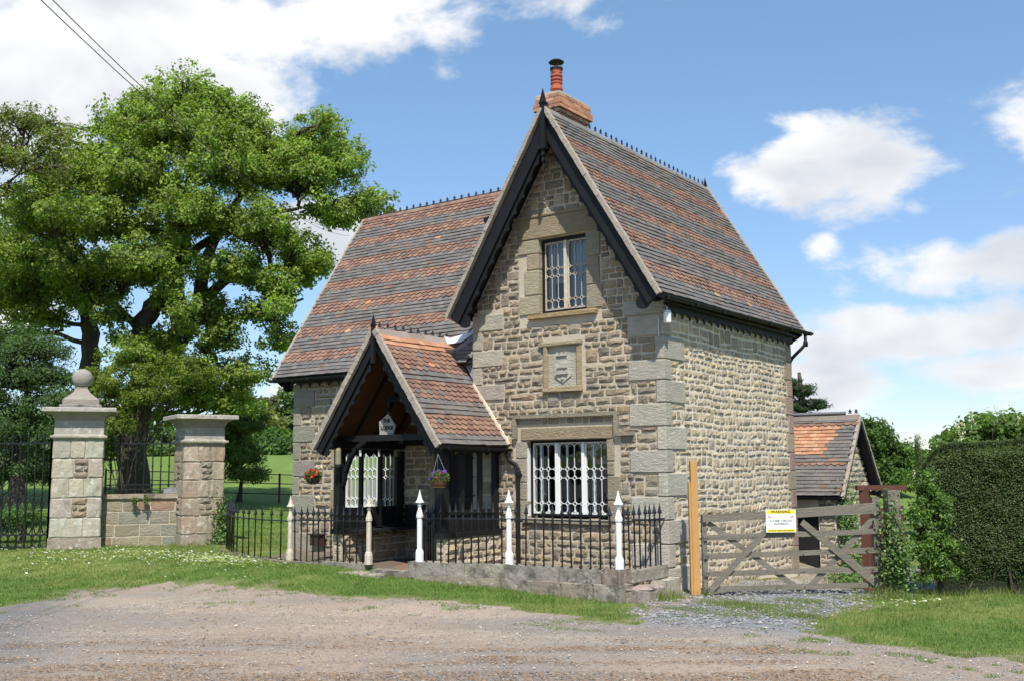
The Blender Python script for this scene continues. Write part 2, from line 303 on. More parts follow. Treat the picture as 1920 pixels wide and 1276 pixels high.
Z = G(X, Y)+.035*(vnoise(X*.7+99, Y*.7+99, 4)-.5)*2*(Rr < 300)+np.where(gm > 0, .012*(vnoise(X*6+99, Y*6+99, 5)-.5)*2, .02*(vnoise(X*3+9, Y*3+9, 6)-.5)*2)
nr, na = X.shape
idx = np.arange(nr*na).reshape(nr, na); nx_ = np.roll(idx, -1, 1)
F = np.stack([idx[:-1].ravel(), idx[1:].ravel(), nx_[1:].ravel(), nx_[:-1].ravel()], 1)[:, ::-1]
fm = gm.ravel()[F].mean(1) > 0
xr, yr = X.ravel(), Y.ravel(); V = np.stack([xr, yr, Z.ravel()], 1)
# colours of the materials themselves: lawn green, dirt inside the railings, pasture with buttercups
nA = vnoise(xr*.5+30, yr*.5+30, 11); nB = vnoise(xr*2.3+30, yr*2.3+30, 12); nC = vnoise(xr*9+30, yr*9+30, 13)
lawn = np.array([.10, .155, .035])[None]*(1-.0*nA[:, None])+(np.array([.17, .195, .06])-np.array([.10, .155, .035]))[None]*S_(nA*.6+nB*.4, .42, .66)[:, None]
far = np.array([.13, .195, .045]); w = S_(np.hypot(xr-7.9, yr+15.3), 26, 34)[:, None]; lawn = lawn*(1-w)+far*w*(.6+.5*nA[:, None]+.3*nB[:, None])
bare = S_(-np.abs(gm.ravel()), -.5, 0)[:, None]*(.45+.55*S_(nC, .4, .6)[:, None])*(Rr.ravel() < 60)[:, None]; lawn = lawn*(1-bare*.75)+np.array([.26, .215, .15])*bare*.75
ins = (sdist(xr, yr, np.array([(-8, -1.7), (-.0, -1.3), (0, .3), (-9, .3)])) > 0)[:, None]; lawn = np.where(ins, np.array([.16, .13, .10])[None]*(.8+.4*nB[:, None]), lawn)
grav = np.array([.315, .245, .19])[None]+(np.array([.235, .21, .185])-np.array([.315, .245, .19]))[None]*S_(.45*nA+.25*vnoise((xr*.81+yr*.586)*.35+90, (yr*.81-xr*.586)*1.6+90, 21)+.3*nC, .36, .64)[:, None]
pale = S_(vnoise((xr*.81+yr*.586)*.22+80, (yr*.81-xr*.586)*.9+80, 31), .50, .7)[:, None]; grav = grav*(1-.55*pale)+np.array([.40, .325, .25])*.55*pale
drv = (S_(xr, .3, 1.4)*(1-S_(xr, 3.0, 4.2))*S_(yr, -3.9, -2.6))[:, None]*(.6+.4*S_(nC, .3, .6)[:, None]); grav = grav*(1-drv)+np.array([.20, .21, .225])*drv
asph = S_(-(xr*.62+yr*.8), 8.4, 10.2)*S_(-xr, -1.5, 1.2)*S_(nC*.5+nB*.5, .2, .5); asph = asph[:, None]; grav = grav*(1-asph)+np.array([.15, .15, .15])*asph
grav *= (.84+.46*nC[:, None])
def sub(faces):
    u, inv = np.unique(faces, return_inverse=True); return u, inv.reshape(faces.shape)
M['lawn'] = mat('turf', None, .95, (4, .15), (50, .3), ((30, .01),), .1)
M['gravel'] = mat('gravelly_dirt', None, .95, (22, .16), (80, .34), ((26, .009), (90, .006)), .1, tint=[(42, .60, .03, (.42, .39, .35), .55), (34, .61, .03, (.09, .09, .095), .5)])
u, f = sub(F[~fm]); me = mesh_np('lawn', V[u], f, M['lawn'], lawn[u], True); ground = obj('ground', me, kind='structure', label='mown grass verge with pasture rising behind the lodge')
u, f = sub(F[fm]); me = mesh_np('gravel_track', V[u], f, M['gravel'], grav[u], True); obj('gravel_track', me, kind='structure', label='dusty gravel track and slate drive before the lodge')
# grass blades
def blades(n, r0, r1, seed, half=.56):
    rg = np.random.default_rng(seed); a = ca+rg.uniform(-half, half, n); r = np.exp(rg.uniform(math.log(r0), math.log(r1), n)); x = CAM[0]+r*np.cos(a); y = CAM[1]+r*np.sin(a)
    g = gravelness(x, y); tuft = vnoise(x*3.2+7, y*3.2+7, 77); drive = (x > .3) & (x < 3.6) & (y > -3.6) & (y < .4)
    keep = (g < 0) | ((tuft > .56+.12*np.clip(g, 0, 1)) & (g < 1.2)) | (drive & (tuft > .54) & (vnoise(x*.8, y*.8, 5) > .44))
    keep &= ~((x > -9.4) & (x < 0.02) & (y > -1.35+.0*x) & (y < 6.2) & ~((x < -4.3) & (y < -1.95))) | ((x < -9.3))
    keep &= ~((x > -7.5) & (x < -.05) & (y > -1.62) & (y < 0))
    x, y, r, g = x[keep], y[keep], r[keep], g[keep]; n = len(x); z = G(x, y)+.035*(vnoise(x*.7+99, y*.7+99, 4)-.5)*2
    h = rg.uniform(.018, .048, n)*(.65+.8*vnoise(x*1.5, y*1.5, 8))*np.where(g > -.25, .62, 1.0)
    edge = (np.abs(y+1.55) < .2) & (x < 0) & (x > -7); h = np.where(edge, h*1.3, h); wd = rg.uniform(.004, .008, n)*np.clip(r/15, .8, 2)
    th = rg.uniform(0, 2*math.pi, n); dx, dy = np.cos(th)*wd, np.sin(th)*wd; lean = rg.normal(0, .45, (n, 2))*h[:, None]
    V = np.zeros((n, 3, 3)); V[:, 0] = np.stack([x-dx, y-dy, z-.01], 1); V[:, 1] = np.stack([x+dx, y+dy, z-.01], 1); V[:, 2] = np.stack([x+lean[:, 0], y+lean[:, 1], z+h], 1)
    k = S_(vnoise(x*.5+30, y*.5+30, 11)*.6+vnoise(x*2.3+30, y*2.3+30, 12)*.4, .44, .64)[:, None]; dry = (rg.random(n) < .10+.35*S_(-np.abs(g), -.35, 0))[:, None]
    c = np.array([.12, .20, .04])*(1-k)+np.array([.20, .25, .07])*k; c = np.where(dry, np.array([.27, .25, .11]), c)*rg.uniform(.7, 1.3, (n, 1))
    return V.reshape(-1, 3), np.repeat(c, 3, 0)
bv, bc = blades(620000, 9.5, 40, 1)
nb = len(bv)//3; obj('lawn_grass', mesh_np('lawn_grass', bv, np.arange(nb*3).reshape(-1, 3), M['grass'], bc), kind='stuff', label='short green grass blades on the verge', )
# loose stones on the track: little flattened pebbles and slate chips
def chips(n, xr_, yr_, size, cols, seed, test, name, label):
    rg = np.random.default_rng(seed); x = rg.uniform(*xr_, n); y = rg.uniform(*yr_, n); k = test(x, y); x, y = x[k], y[k]; n = len(x)
    s = size*np.exp(rg.normal(0, .45, n)); base = np.array([(1, 0, 0), (.3, .9, 0), (-.8, .5, 0), (-.7, -.6, 0), (.4, -.9, 0), (.1, 0, .6), (0, 0, -.3)])
    f = np.array([(0, 1, 5), (1, 2, 5), (2, 3, 5), (3, 4, 5), (4, 0, 5), (1, 0, 6), (2, 1, 6), (3, 2, 6), (4, 3, 6), (0, 4, 6)])
    th = rg.uniform(0, 6.28, n); B = base[None]*s[:, None, None]*rg.uniform(.6, 1.3, (n, 7, 1)); c_, s_ = np.cos(th)[:, None], np.sin(th)[:, None]
    V = np.stack([B[..., 0]*c_-B[..., 1]*s_+x[:, None], B[..., 0]*s_+B[..., 1]*c_+y[:, None], B[..., 2]+G(x, y)[:, None]+.012], -1)
    V[..., 2] += (.035*(vnoise(x*.7+99, y*.7+99, 4)-.5)*2)[:, None]
    F = (f[None]+np.arange(n)[:, None, None]*7).reshape(-1, 3); c = np.array(cols)[rg.integers(0, len(cols), n)]*rg.uniform(.8, 1.2, (n, 1))
    obj(name, mesh_np(name, V.reshape(-1, 3), F, M['gravelchip'], np.repeat(c, 7, 0)), kind='stuff', label=label)
chips(42000, (-6, 8), (-9.5, -2.8),   .0062, [(.30, .27, .23), (.22, .21, .21), (.16, .16, .17), (.42, .37, .31)], 5, lambda x, y: gravelness(x, y) > .1, 'gravel', 'small pale and grey stones strewn over the track')
chips(9000, (.2, 3.6), (-3.4, 5.5), .014, [(.18, .18, .19), (.23, .23, .235), (.14, .14, .15), (.33, .31, .29)], 6, lambda x, y: (gravelness(x, y) > -.15) & (y > -3.4+.6*np.abs(x-1.8)), 'slate_chips', 'blue grey slate chips on the drive in front of the gate')
# brown leaf litter blown in streaks along the track
rg = np.random.default_rng(12); n = 90000; x = rg.uniform(-4, 7, n); y = rg.uniform(-10, -4.2, n); al = -x*.586+y*.81; st = vnoise((x*.81+y*.586)*.45+60, al*3.6+60, 40)
k = (st > .53) & (gravelness(x, y) > .8) & (rg.random(n) < (.06+.94*S_(-(al), 4.3, 5.6))); x, y = x[k], y[k]; n = len(x); th = rg.normal(-.1, .7, n); l = rg.uniform(.008, .030, n); w = l*rg.uniform(.08, .2, n); z = G(x, y)+.02+.035*(vnoise(x*.7+99, y*.7+99, 4)-.5)*2
V = np.stack([np.stack([x+a*np.cos(th)*l-b*np.sin(th)*w, y+a*np.sin(th)*l+b*np.cos(th)*w, z+rg.uniform(-.004, .006, n)], 1) for a, b in ((-1, 0), (0, -1), (1, 0), (0, 1))], 1)
obj('leaf_litter', mesh_np('leaf_litter', V.reshape(-1, 3), np.arange(4*n).reshape(-1, 4), M['gravelchip'], np.repeat(np.array([.25, .155, .085])*rg.uniform(.5, 1.4, (n, 1)), 4, 0)), kind='stuff', label='streaks of dry brown litter blown along the track')
# daisies
rg = np.random.default_rng(3); dv, df, dc = [], [], []; cnt = 0
for (cx, cy, sx, sy, n) in ((-13.2, -3.6, 1.6, .6, 170), (-11.5, -2.6, 1.3, .5, 130), (-9.8, -2.4, 1.0, .38, 230), (-8.3, -2.5, .5, .25, 240), (-7.2, -2.7, .4, .2, 90), (-9.0, -3.2, 1.8, .5, 60), (3.55, .3, .14, .3, 18), (3.9, .55, .12, .12, 26)):
    for i in range(n):
        x, y = rg.normal(cx, sx), rg.normal(cy, sy)
        if gravelness(np.array([x]), np.array([y]))[0] > -.1 or (x > -8 and y > -1.9 and x < 0): continue
        z = float(G(x, y))+.07+rg.uniform(-.01, .02); r = rg.uniform(.015, .026); t0 = rg.uniform(0, 6); tl = rg.normal(0, .25, 2)
        tl[1] -= .3
        for j in range(6): a = t0+j*math.pi/3; dx, dy = r*math.cos(a), r*math.sin(a); dv.append((x+dx, y+dy, z+dx*tl[0]-dy*tl[1]*-1)); dc.append((.80, .80, .78))
        df.append(tuple(range(cnt, cnt+6))); cnt += 6
obj('daisies', mesh_np('daisies', np.array(dv), np.array(df), M['petal'], np.array(dc)), kind='stuff', label='white daisies scattered over the grass below the gate piers')
# ---------------------------------------------------------------- the cottage: walls stone by stone
house = thing('stone_cottage', (-4, 1, -.45), 'steep roofed sandstone lodge with timber porch and banded tile roofs', 'house')
def frame(O, U, Nn): return (np.array(O, float), np.array(U, float), np.array(Nn, float))
def FP(fr, u, n, z): return fr[0]+fr[1]*u+fr[2]*n+np.array([0, 0, 1.])*z
SS = np.array([0, .09, .36, .64, .91, 1]); TT = np.array([0, .13, .44, .86, 1])
_id = np.arange(30).reshape(5, 6); SF = np.stack([_id[:-1, :-1].ravel(), _id[:-1, 1:].ravel(), _id[1:, 1:].ravel(), _id[1:, :-1].ravel()], 1)
def stone(fr, ua, ub, za, zb, proud, rg, joint=.009, warp=None, rough=1.0, edge=None):
    ua += joint; ub -= joint; za += joint; zb -= joint; w, h = ub-ua, zb-za; j = min(.014, .1*h)
    s, t = np.meshgrid(SS, TT)
    if edge: s = np.where(s == SS[1], edge, np.where(s == SS[4], 1-edge, s)); t = np.where(t == TT[1], edge*1.6, np.where(t == TT[3], 1-edge*1.6, t))
    c = rg.uniform(-j, j, (4, 2))*rough
    u = ua+s*w+((1-s)*(1-t)*c[0, 0]+s*(1-t)*c[1, 0]+s*t*c[2, 0]+(1-s)*t*c[3, 0]); z = za+t*h+((1-s)*(1-t)*c[0, 1]+s*(1-t)*c[1, 1]+s*t*c[2, 1]+(1-s)*t*c[3, 1])
    brd = (s == 0) | (s == 1) | (t == 0) | (t == 1); cor = ((s == 0) | (s == 1)) & ((t == 0) | (t == 1))
    u = np.where(cor, u+(.5-s)*min(.03, w*.2), u); z = np.where(cor, z+(.5-t)*min(.02, h*.2), z)
    ring = np.zeros(s.shape, bool); ring[1:4, 1:5] = True; ring[2, 2:4] = False
    u += np.where(brd, rg.uniform(-.004, .004, s.shape), rg.uniform(-.012, .012, s.shape))*rough; z += np.where(brd, rg.uniform(-.004, .004, s.shape), rg.uniform(-.009, .009, s.shape))*rough
    n = np.where(brd, -.004, np.where(ring, proud*rg.uniform(.45, 1.0, s.shape), proud*rg.uniform(.8, 1.5, s.shape))*np.array([1, .68 if edge is None else 1, 1, .9, 1])[:, None])+rough*rg.uniform(-.004, .006, s.shape)*(~brd)
    if warp is not None: z = z+warp(u)
    V = fr[0]+fr[1]*u.ravel()[:, None]+fr[2]*n.ravel()[:, None]+np.array([0, 0, 1.])*z.ravel()[:, None]
    return V
def courses(u0, u1, levels, excl, rg, mw=.27, hh=.13, lim=None, tall=.12, quoins=()):
    """irregular coursed rubble: rectangles between the level lines, leaving out the excluded rectangles"""
    out = []
    for za, zb in zip(levels[:-1], levels[1:]):
        k = max(1, int(round((zb-za)/hh+rg.uniform(-.45, .45)))); cuts = np.sort(np.array([0, *((np.arange(1, k)+rg.uniform(-.28, .28, k-1))/k), 1]))*(zb-za)+za; blocked = [[] for _ in range(k+1)]
        for i in range(k):
            a, b = cuts[i], cuts[i+1]; zm = (a+b)/2; lo, hi = (u0, u1) if lim is None else lim(zm)
            lo = max(lo, u0); hi = min(hi, u1)
            if hi-lo < .08: continue
            ex = [(r[0], r[1]) for r in excl if min(b, r[3])-max(a, r[2]) > .35*(b-a)]+blocked[i]; ex.sort(); free = []; c = lo
            for e0, e1 in ex:
                if e0 > c+.05: free.append((c, min(e0, hi)))
                c = max(c, e1)
            if c < hi-.05: free.append((c, hi))
            for f0, f1 in free:
                if f1 <= f0: continue
                u = f0
                while f1-u > 1e-4:
                    w = float(np.clip(rg.gamma(6, mw/6), .11, .62))*(1.25 if b-a > .15 else .95 if b-a > .1 else 1.1)
                    if f1-u-w < .12: w = f1-u
                    bb = b
                    if i < k-1 and w < .3 and rg.random() < tall: bb = cuts[i+2]; blocked[i+1].append((u, u+w))
                    out.append((u, u+w, a, bb)); u += w
    return out
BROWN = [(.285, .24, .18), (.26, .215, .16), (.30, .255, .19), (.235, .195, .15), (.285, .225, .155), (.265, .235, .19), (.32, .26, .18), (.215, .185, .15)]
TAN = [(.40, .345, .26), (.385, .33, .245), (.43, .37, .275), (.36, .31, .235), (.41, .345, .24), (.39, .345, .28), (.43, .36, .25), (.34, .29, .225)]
GREYST = [(.33, .30, .24), (.29, .265, .215), (.35, .32, .26)]
LEV = [-.56, -.08, .3, .69, 1.07, 1.46, 1.84, 2.23, 2.62, 3.0, 3.35, 3.74, 4.11, 4.5, 4.9, 5.3, 5.7, 6.12, 6.5, 6.9, 7.3, 7.66]
STONES = []    # (wall key, verts, colour, centre, score)
def add_stones(key, fr, rects, pal, proud, seed, joint=.009, warp=None, rough=1.0):
    rg = np.random.default_rng(seed)
    for (ua, ub, za, zb) in rects:
        V = stone(fr, ua, ub, za, zb, proud*rg.uniform(.65, 1.3), rg, joint, warp, rough); c = np.array(pal[rg.integers(len(pal))])*rg.uniform(.80, 1.18)*np.array([1.02, 1.0, .96])
        cen = V.mean(0); sc = float(viewscore(cen, fr[2]))*(ub-ua)*(zb-za); STONES.append([key, V, np.tile(c, (30, 1))*rg.uniform(.9, 1.1, (30, 1)), cen, sc])
def gable_lim(z): h = (7.72-z)/1.617; return (-2-h, -2+h)
rg = np.random.default_rng(21)
fG = frame((0, 0, 0), (1, 0, 0), (0, -1, 0)); fS = frame((0, 0, 0), (0, 1, 0), (1, 0, 0)); fW = frame((0, .176, 0), (1, 0, 0), (0, -1, 0))
# corner stones: (front length, side length, z0, z1)
qR = [(.66 if i % 2 == 0 else .14, .22 if i % 2 == 0 else .73, LEV[i+1], LEV[i+2]) for i in range(0, 11)]
qR.append((.74, .3, 4.11, 4.34)); qR.append((.16, .8, -.56, -.08))
qP = [(4.42, 4.10, .70), (4.10, 3.75, .2), (3.75, 3.43, .68), (3.43, 3.10, .2), (3.10, 2.80, .70), (2.8, 2.45, .22), (2.45, 2.1, .6), (2.1, 1.75, .2), (1.75, 1.4, .55), (1.4, 1.05, .2), (1.05, .69, .55), (.69, .3, .2), (.3, -.08, .55)]
qW = [(3.42, 3.28, .2), (3.28, 2.90, .62), (2.90, 2.5, .2), (2.5, 2.14, .63), (2.14, 1.76, .17), (1.76, 1.4, .64), (1.4, 1.02, .18), (1.02, .62, .65), (.62, .22, .2), (.22, -.2, .6)]
exG = [(-3.08, -.86, .60, 2.28), (-2.93, -1.18, 4.2, 6.14), (-2.42, -1.53, 2.88, 3.82)]+[(-q[0], .1, q[2], q[3]) for q in qR]+[(-4.1, -4+q[2], q[1], q[0]) for q in qP]
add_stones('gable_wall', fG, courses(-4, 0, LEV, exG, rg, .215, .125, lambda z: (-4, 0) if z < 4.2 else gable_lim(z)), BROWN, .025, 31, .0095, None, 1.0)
qB = [(.24 if i % 2 else .38, LEV[i], LEV[i+1]) for i in range(0, 12)]
exS = [(-.1, q[1], q[2], q[3]) for q in qR]+[(5.765-q[0], 6, q[1], q[2]) for q in qB]
wv = lambda u: .016*np.sin(u*1.7+.5)*np.minimum(1, u/.9)+.009*np.sin(u*5.1)*np.minimum(1, u/.9)
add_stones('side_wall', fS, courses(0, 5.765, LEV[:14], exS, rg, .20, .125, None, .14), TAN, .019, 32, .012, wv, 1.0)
exW = [(-9.3, -9.12+q[2], q[1], q[0]) for q in qW]+[(-7.96, -6.2, .55, 2.3), (-4.98, -4.06, -.5, 2.1)]
LEVW = [-.3, .22, .62, 1.02, 1.4, 1.76, 2.14, 2.5, 2.9, 3.28, 3.6, 3.86]
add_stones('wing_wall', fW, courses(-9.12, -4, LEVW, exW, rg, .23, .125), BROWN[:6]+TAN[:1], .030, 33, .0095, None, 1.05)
# masonry cores in lime mortar, with real openings
def wall_box(mb, fr, u0, u1, z0, z1, th=.32): 
    a = FP(fr, u0, 0, z0); b = FP(fr, u1, -th, z1); mb.box(a, b)
gw = MB()
for r in [(-4, -2.8, -.6, 2.05), (-1.10, -.32, -.6, 2.05), (-2.8, -1.10, -.6, .66), (-4, -.32, 2.05, 4.28)]: wall_box(gw, fG, *r)
wall_box(gw, fG, -.32, 0, -.6, 4.28)
f = lambda a, b, t: (a, t, b)
zs = lambda x: 4.28+(7.76-4.28-1.617*abs(x+2))
gw.prism([(-4, 4.28), (-2.5, 4.28), (-2.5, zs(-2.5)), (-4, zs(-4))], 0, .32, f); gw.prism([(-1.46, 4.28), (0, 4.28), (0, zs(0)), (-1.46, zs(-1.46))], 0, .32, f)
gw.prism([(-2.5, 5.72), (-1.46, 5.72), (-1.46, zs(-1.46)), (-2, zs(-2)), (-2.5, zs(-2.5))], 0, .32, f)
gable = gw.build('gable_wall', M['mortar'], house)
sw = MB(); sw.box((-.32, .32, -1.2), (0, 5.765, 4.28)); side = sw.build('side_wall', M['mortarpale'], house)
ww = MB()
for r in [(-9.12, -7.70, -.5, 3.62), (-6.2, -4.98, -.5, 3.62), (-7.70, -6.2, -.5, .72), (-7.70, -6.2, 2.06, 3.62), (-4.98, -4.06, 2.08, 3.62), (-4.06, -4, -.5, 3.62)]: wall_box(ww, fW, *r)
ww.prism([(.498, -.5), (.498, 3.62), (2.661, 6.9), (5.0, 3.62), (5.0, -.5)], -9.12, -8.8, lambda a, b, t: (t, a, b)); ww.box((-8.8, 4.7, -.5), (-4, 5.0, 3.6))
wing = ww.build('wing_wall', M['mortar'], house)
bw = MB(); bw.box((-4, 5.445, -1.2), (-.32, 5.765, 4.28)); bw.box((-4, .32, -.6), (-3.68, 5.445, 4.28)); bw.prism([(-4, 4.28), (0, 4.28), (0, zs(0)), (-2, zs(-2)), (-4, zs(-4))], 5.445, 5.765, f); bw.build('rear_wall', M['mortar'], house)
WALL = {'gable_wall': gable, 'side_wall': side, 'wing_wall': wing}
def flush_stones(limit, mats='stone'):
    order = sorted(range(len(STONES)), key=lambda i: -STONES[i][4]); top = set(order[:limit]); rest = {}
    for i, (key, V, C, cen, sc) in enumerate(STONES):
        if i in top: obj('stone', mesh_np('stone', V-cen, SF, M[mats], C), WALL[key], cen)
        else: rest.setdefault(key, []).append(i)
    for key, L in rest.items():
        V = np.concatenate([STONES[i][1] for i in L]); C = np.concatenate([STONES[i][2] for i in L]); F = (SF[None]+np.arange(len(L))[:, None, None]*30).reshape(-1, 4)
        obj('rubble_stones', mesh_np('rubble_stones', V, F, M[mats], C), WALL[key], (0, 0, 0), kind='stuff')
    STONES.clear()
flush_stones(300)
def dressed(name, a, b, parent, c=(.31, .285, .235), ch=.012, mt='dressed', j=.004, label=None, sub=3):
    """a dressed block: box with worn arrises and a slightly uneven face"""
    bm = bmesh.new(); bmesh.ops.create_cube(bm, size=1); a, b = np.minimum(a, b), np.maximum(a, b)
    for v in bm.verts: v.co = Vector([(a[i]+b[i])/2+v.co[i]*(b[i]-a[i]) for i in range(3)])
    bmesh.ops.bevel(bm, geom=bm.edges[:], offset=min(ch, .3*min(b-a)), segments=1, affect='EDGES')
    for v in bm.verts: v.co += Vector(R_.uniform(-j, j, 3))
    me = bpy.data.meshes.new(name); bm.to_mesh(me); bm.free(); me.materials.append(M[mt]); at = me.color_attributes.new('col', 'FLOAT_COLOR', 'POINT')
    c = hexjit(c, .1); at.data.foreach_set('color', np.tile([*c, 1], len(me.vertices)).astype(np.float32)); return obj(name, me, parent, (0, 0, 0), **({'label': label} if label else {}))
g = .008
for lf, ls, z0, z1 in qR: dressed('quoin', (-lf+g, -.034, z0+g), (.034, ls-g, z1-g), house, (.46, .425, .35))
for z1, z0, w in qP: dressed('quoin', (-4.02, -.034, z0+g), (-4+w-g, .17, z1-g), house, (.41, .37, .30))
for z1, z0, w in qW: dressed('quoin', (-9.15, .142, z0+g), (-9.12+w-g, .5, z1-g), house, (.32, .29, .235))
for w, z0, z1 in qB: dressed('quoin', (-.2, 5.765-w+g, z0+g), (.03, 5.79, z1-g), house, (.33, .235, .19) if R_.random() < .7 else (.36, .30, .21))
# lower window dressings
dressed('lintel', (-2.90, -.045, 2.05), (-1.0, .25, 2.27), gable, (.34, .28, .18))
for z0, z1, w in ((.62, .98, .28), (.98, 1.3, .2), (1.3, 1.72, .3), (1.72, 2.04, .22)): dressed('jamb_stone', (-2.8-w, -.03, z0+g), (-2.79, .22, z1-g), gable, (.36, .32, .24))
for z0, z1, w in ((.62, 1.0, .2), (1.0, 1.42, .24), (1.42, 1.66, .12), (1.66, 2.04, .13)): dressed('jamb_stone', (-1.11, -.03, z0+g), (-1.10+w, .22, z1-g), gable, (.31, .26, .19))
dressed('window_sill', (-2.86, -.07, .58), (-1.04, .24, .665), gable, (.30, .26, .20)); 
mb = MB(); mb.box((-2.798, .0, .70), (-2.788, .20, 2.045)); mb.build('painted_reveal', M['white'], gable)
hood = MB(); prof = [(.0, .0), (.07, .01), (.085, .04), (.05, .075), (.0, .085)]
def hoodrun(p, q, inward):   # moulded drip running from p to q on the gable face
    hood.beam(p, q, .085, .075); 
hood.obox((-1.96, -.035, 2.475), (1, 0, 0), (0, 1, 0), (0, 0, 1), 1.10, .05, .032); hood.obox((-.90, -.035, 2.30), (1, 0, 0), (0, 1, 0), (0, 0, 1), .035, .05, .142); hood.obox((-.75, -.035, 2.125), (1, 0, 0), (0, 1, 0), (0, 0, 1), .185, .05, .033)
hood.obox((-3.03, -.035, 2.26), (1, 0, 0), (0, 1, 0), (0, 0, 1), .035, .05, .182)
hm = hood.build('hood_mould', M['dressed'], gable, smooth=False)
for p in hm.data.color_attributes['col'].data: p.color = (.30, .26, .19, 1)
# upper window dressings
dressed('lintel', (-2.94, -.035, 5.73), (-1.16, .25, 6.11), gable, (.30, .255, .17))
dressed('string_course', (-3.05, -.05, 6.12), (-.98, .1, 6.18), gable, (.28, .23, .15)); dressed('window_sill', (-2.70, -.10, 4.225), (-1.25, .2, 4.31), gable, (.40, .30, .16), j=.008)
for z0, z1, w in ((4.32, 4.68, .42), (4.68, 5.15, .30), (5.15, 5.45, .25), (5.45, 5.72, .44)): dressed('jamb_stone', (-2.5-w, -.03, z0+g), (-2.49, .22, z1-g), gable, (.36, .31, .22))
for z0, z1, w in ((4.32, 4.75, .32), (4.75, 5.25, .26), (5.25, 5.72, .28)): dressed('jamb_stone', (-1.47, -.03, z0+g), (-1.46+w, .22, z1-g), gable, (.28, .245, .18))
# wing window and door dressings
dressed('lintel', (-8.0, .14, 2.07), (-5.9, .4, 2.30), wing, (.30, .26, .18)); dressed('window_sill', (-7.95, .11, .60), (-6.0, .4, .70), wing, (.28, .25, .19))
for z0, z1, w in ((.7, 1.15, .28), (1.15, 1.6, .2), (1.6, 2.06, .27)): dressed('jamb_stone', (-7.70-w, .142, z0+g), (-7.69, .4, z1-g), wing, (.36, .29, .19))
for z0, z1, w in ((-.2, .4, .3), (.4, 1.0, .22), (1.0, 1.5, .3), (1.5, 2.06, .22)): dressed('jamb_stone', (-6.21, .142, z0+g), (-6.2+w, .4, z1-g), wing, (.27, .235, .17))
for z0, z1, w in ((-.2, .5, .2), (.5, 1.2, .28), (1.2, 2.08, .22)): dressed('jamb_stone', (-4.98-w, .142, z0+g), (-4.97, .4, z1-g), wing, (.27, .235, .17))
dressed('lintel', (-5.15, .14, 2.09), (-4.03, .4, 2.36), wing, (.27, .24, .18))
# carved tablet: a shield with a three-decked castle under battlements
tb = MB(); tb.box((-2.32, -.010, 2.95), (-1.66, .10, 3.74)); tab = tb.build('stone_tablet', M['dressed'], gable)
for p in tab.data.color_attributes['col'].data: p.color = (.42, .40, .33, 1)
for a, b in (((-2.38, -.075, 2.98), (-2.295, .06, 3.72)), ((-1.685, -.055, 2.98), (-1.60, .06, 3.72))): dressed('tablet_frame', a, b, tab, (.37, .30, .19), j=.008)
dressed('tablet_frame', (-2.40, -.085, 2.89), (-1.58, .06, 2.985), tab, (.37, .29, .175), j=.008); dressed('tablet_frame', (-2.48, -.085, 3.715), (-1.58, .06, 3.79), tab, (.35, .30, .20), j=.008)
cv = MB(); cf = lambda a, b, t: (a, t, b); cx, k = -1.985, .0
cv.prism([(cx-.175, 3.56), (cx+.175, 3.59), (cx+.175, 3.17), (cx, 3.055), (cx-.175, 3.16)], -.005, -.032, cf)
cv.box((cx-.12, -.022, 3.53), (cx+.10, -.062, 3.56))
for q in (-.10, -.01, .08): cv.box((cx+q-.022, -.022, 3.56), (cx+q+.022, -.055, 3.60))
for q in (-.07, -.02, .04): cv.box((cx+q-.012, -.022, 3.39), (cx+q+.014, -.036, 3.47))
cv.box((cx-.085, -.022, 3.36), (cx+.075, -.034, 3.40)); cv.box((cx-.11, -.022, 3.315), (cx+.10, -.062, 3.345))
for q in (-.08, -.01, .06): cv.box((cx+q-.02, -.022, 3.245), (cx+q+.022, -.042, 3.31))
cv.box((cx-.135, -.022, 3.205), (cx+.115, -.065, 3.24)); cv.lathe((cx, -.03, 3.10), [(.0, 0), (.03, .01), (.035, .03), (.02, .05), (0, .055)], 6)
c = cv.build('castle_relief', M['dressed'], tab)
for p in c.data.color_attributes['col'].data: p.color = (.48, .455, .38, 1)

# ---------------------------------------------------------------- roofs, tile by tile
GREYT = [(.145, .132, .125), (.13, .122, .118), (.155, .142, .133), (.125, .116, .114), (.165, .147, .132), (.145, .126, .118), (.15, .145, .143), (.175, .152, .135)]
REDT = [(.235, .135, .098), (.205, .115, .085), (.255, .15, .108), (.19, .11, .088), (.235, .145, .105), (.17, .105, .085), (.265, .165, .115), (.22, .14, .108)]
ORNT = [(.43, .21, .12), (.39, .20, .125), (.45, .26, .16)]
W_ = .165
def tile_tmpl(kind):
    """top outline of a clay tile, tail at v=0: returns verts (u, v, n) and faces"""
    tail = [(0, .0), (1, .0)] if kind == 'plain' else [(0, .052), (.08, .032), (.22, .010), (.42, 0), (.62, .004), (.80, .020), (.93, .040), (1, .052)]
    L = .175; top = [(a*W_*.975, v) for a, v in tail]+[(W_*.975, L), (0, L)]; n = len(top); th = .026
    V = [(u, v, .044-.19*v) for u, v in top]+[(u, v, .044-.19*v-th) for u, v in top[:n-2]]
    m_ = n-2; F = [tuple(range(n))]+[(i, i+n, i+n+1, i+1) for i in range(m_-1)]+[(n-1, n, 0), (m_-1, n+m_-1, m_)]
    return np.array(V), F
TM = {k: tile_tmpl(k) for k in ('plain', 'fancy')}
for k in TM:   # triangulated fan for the joined field
    V_, F_ = TM[k]; T = []
    for f_ in F_:
        if len(f_) > 4:
            a = f_[-1]; T += [(a, f_[i], f_[i+1]) for i in range(len(f_)-2)]
        else: T += [(f_[0], f_[i], f_[i+1]) for i in range(1, len(f_)-1)]
    TM[k] = (V_, F_, np.array(T))
tvar = {}
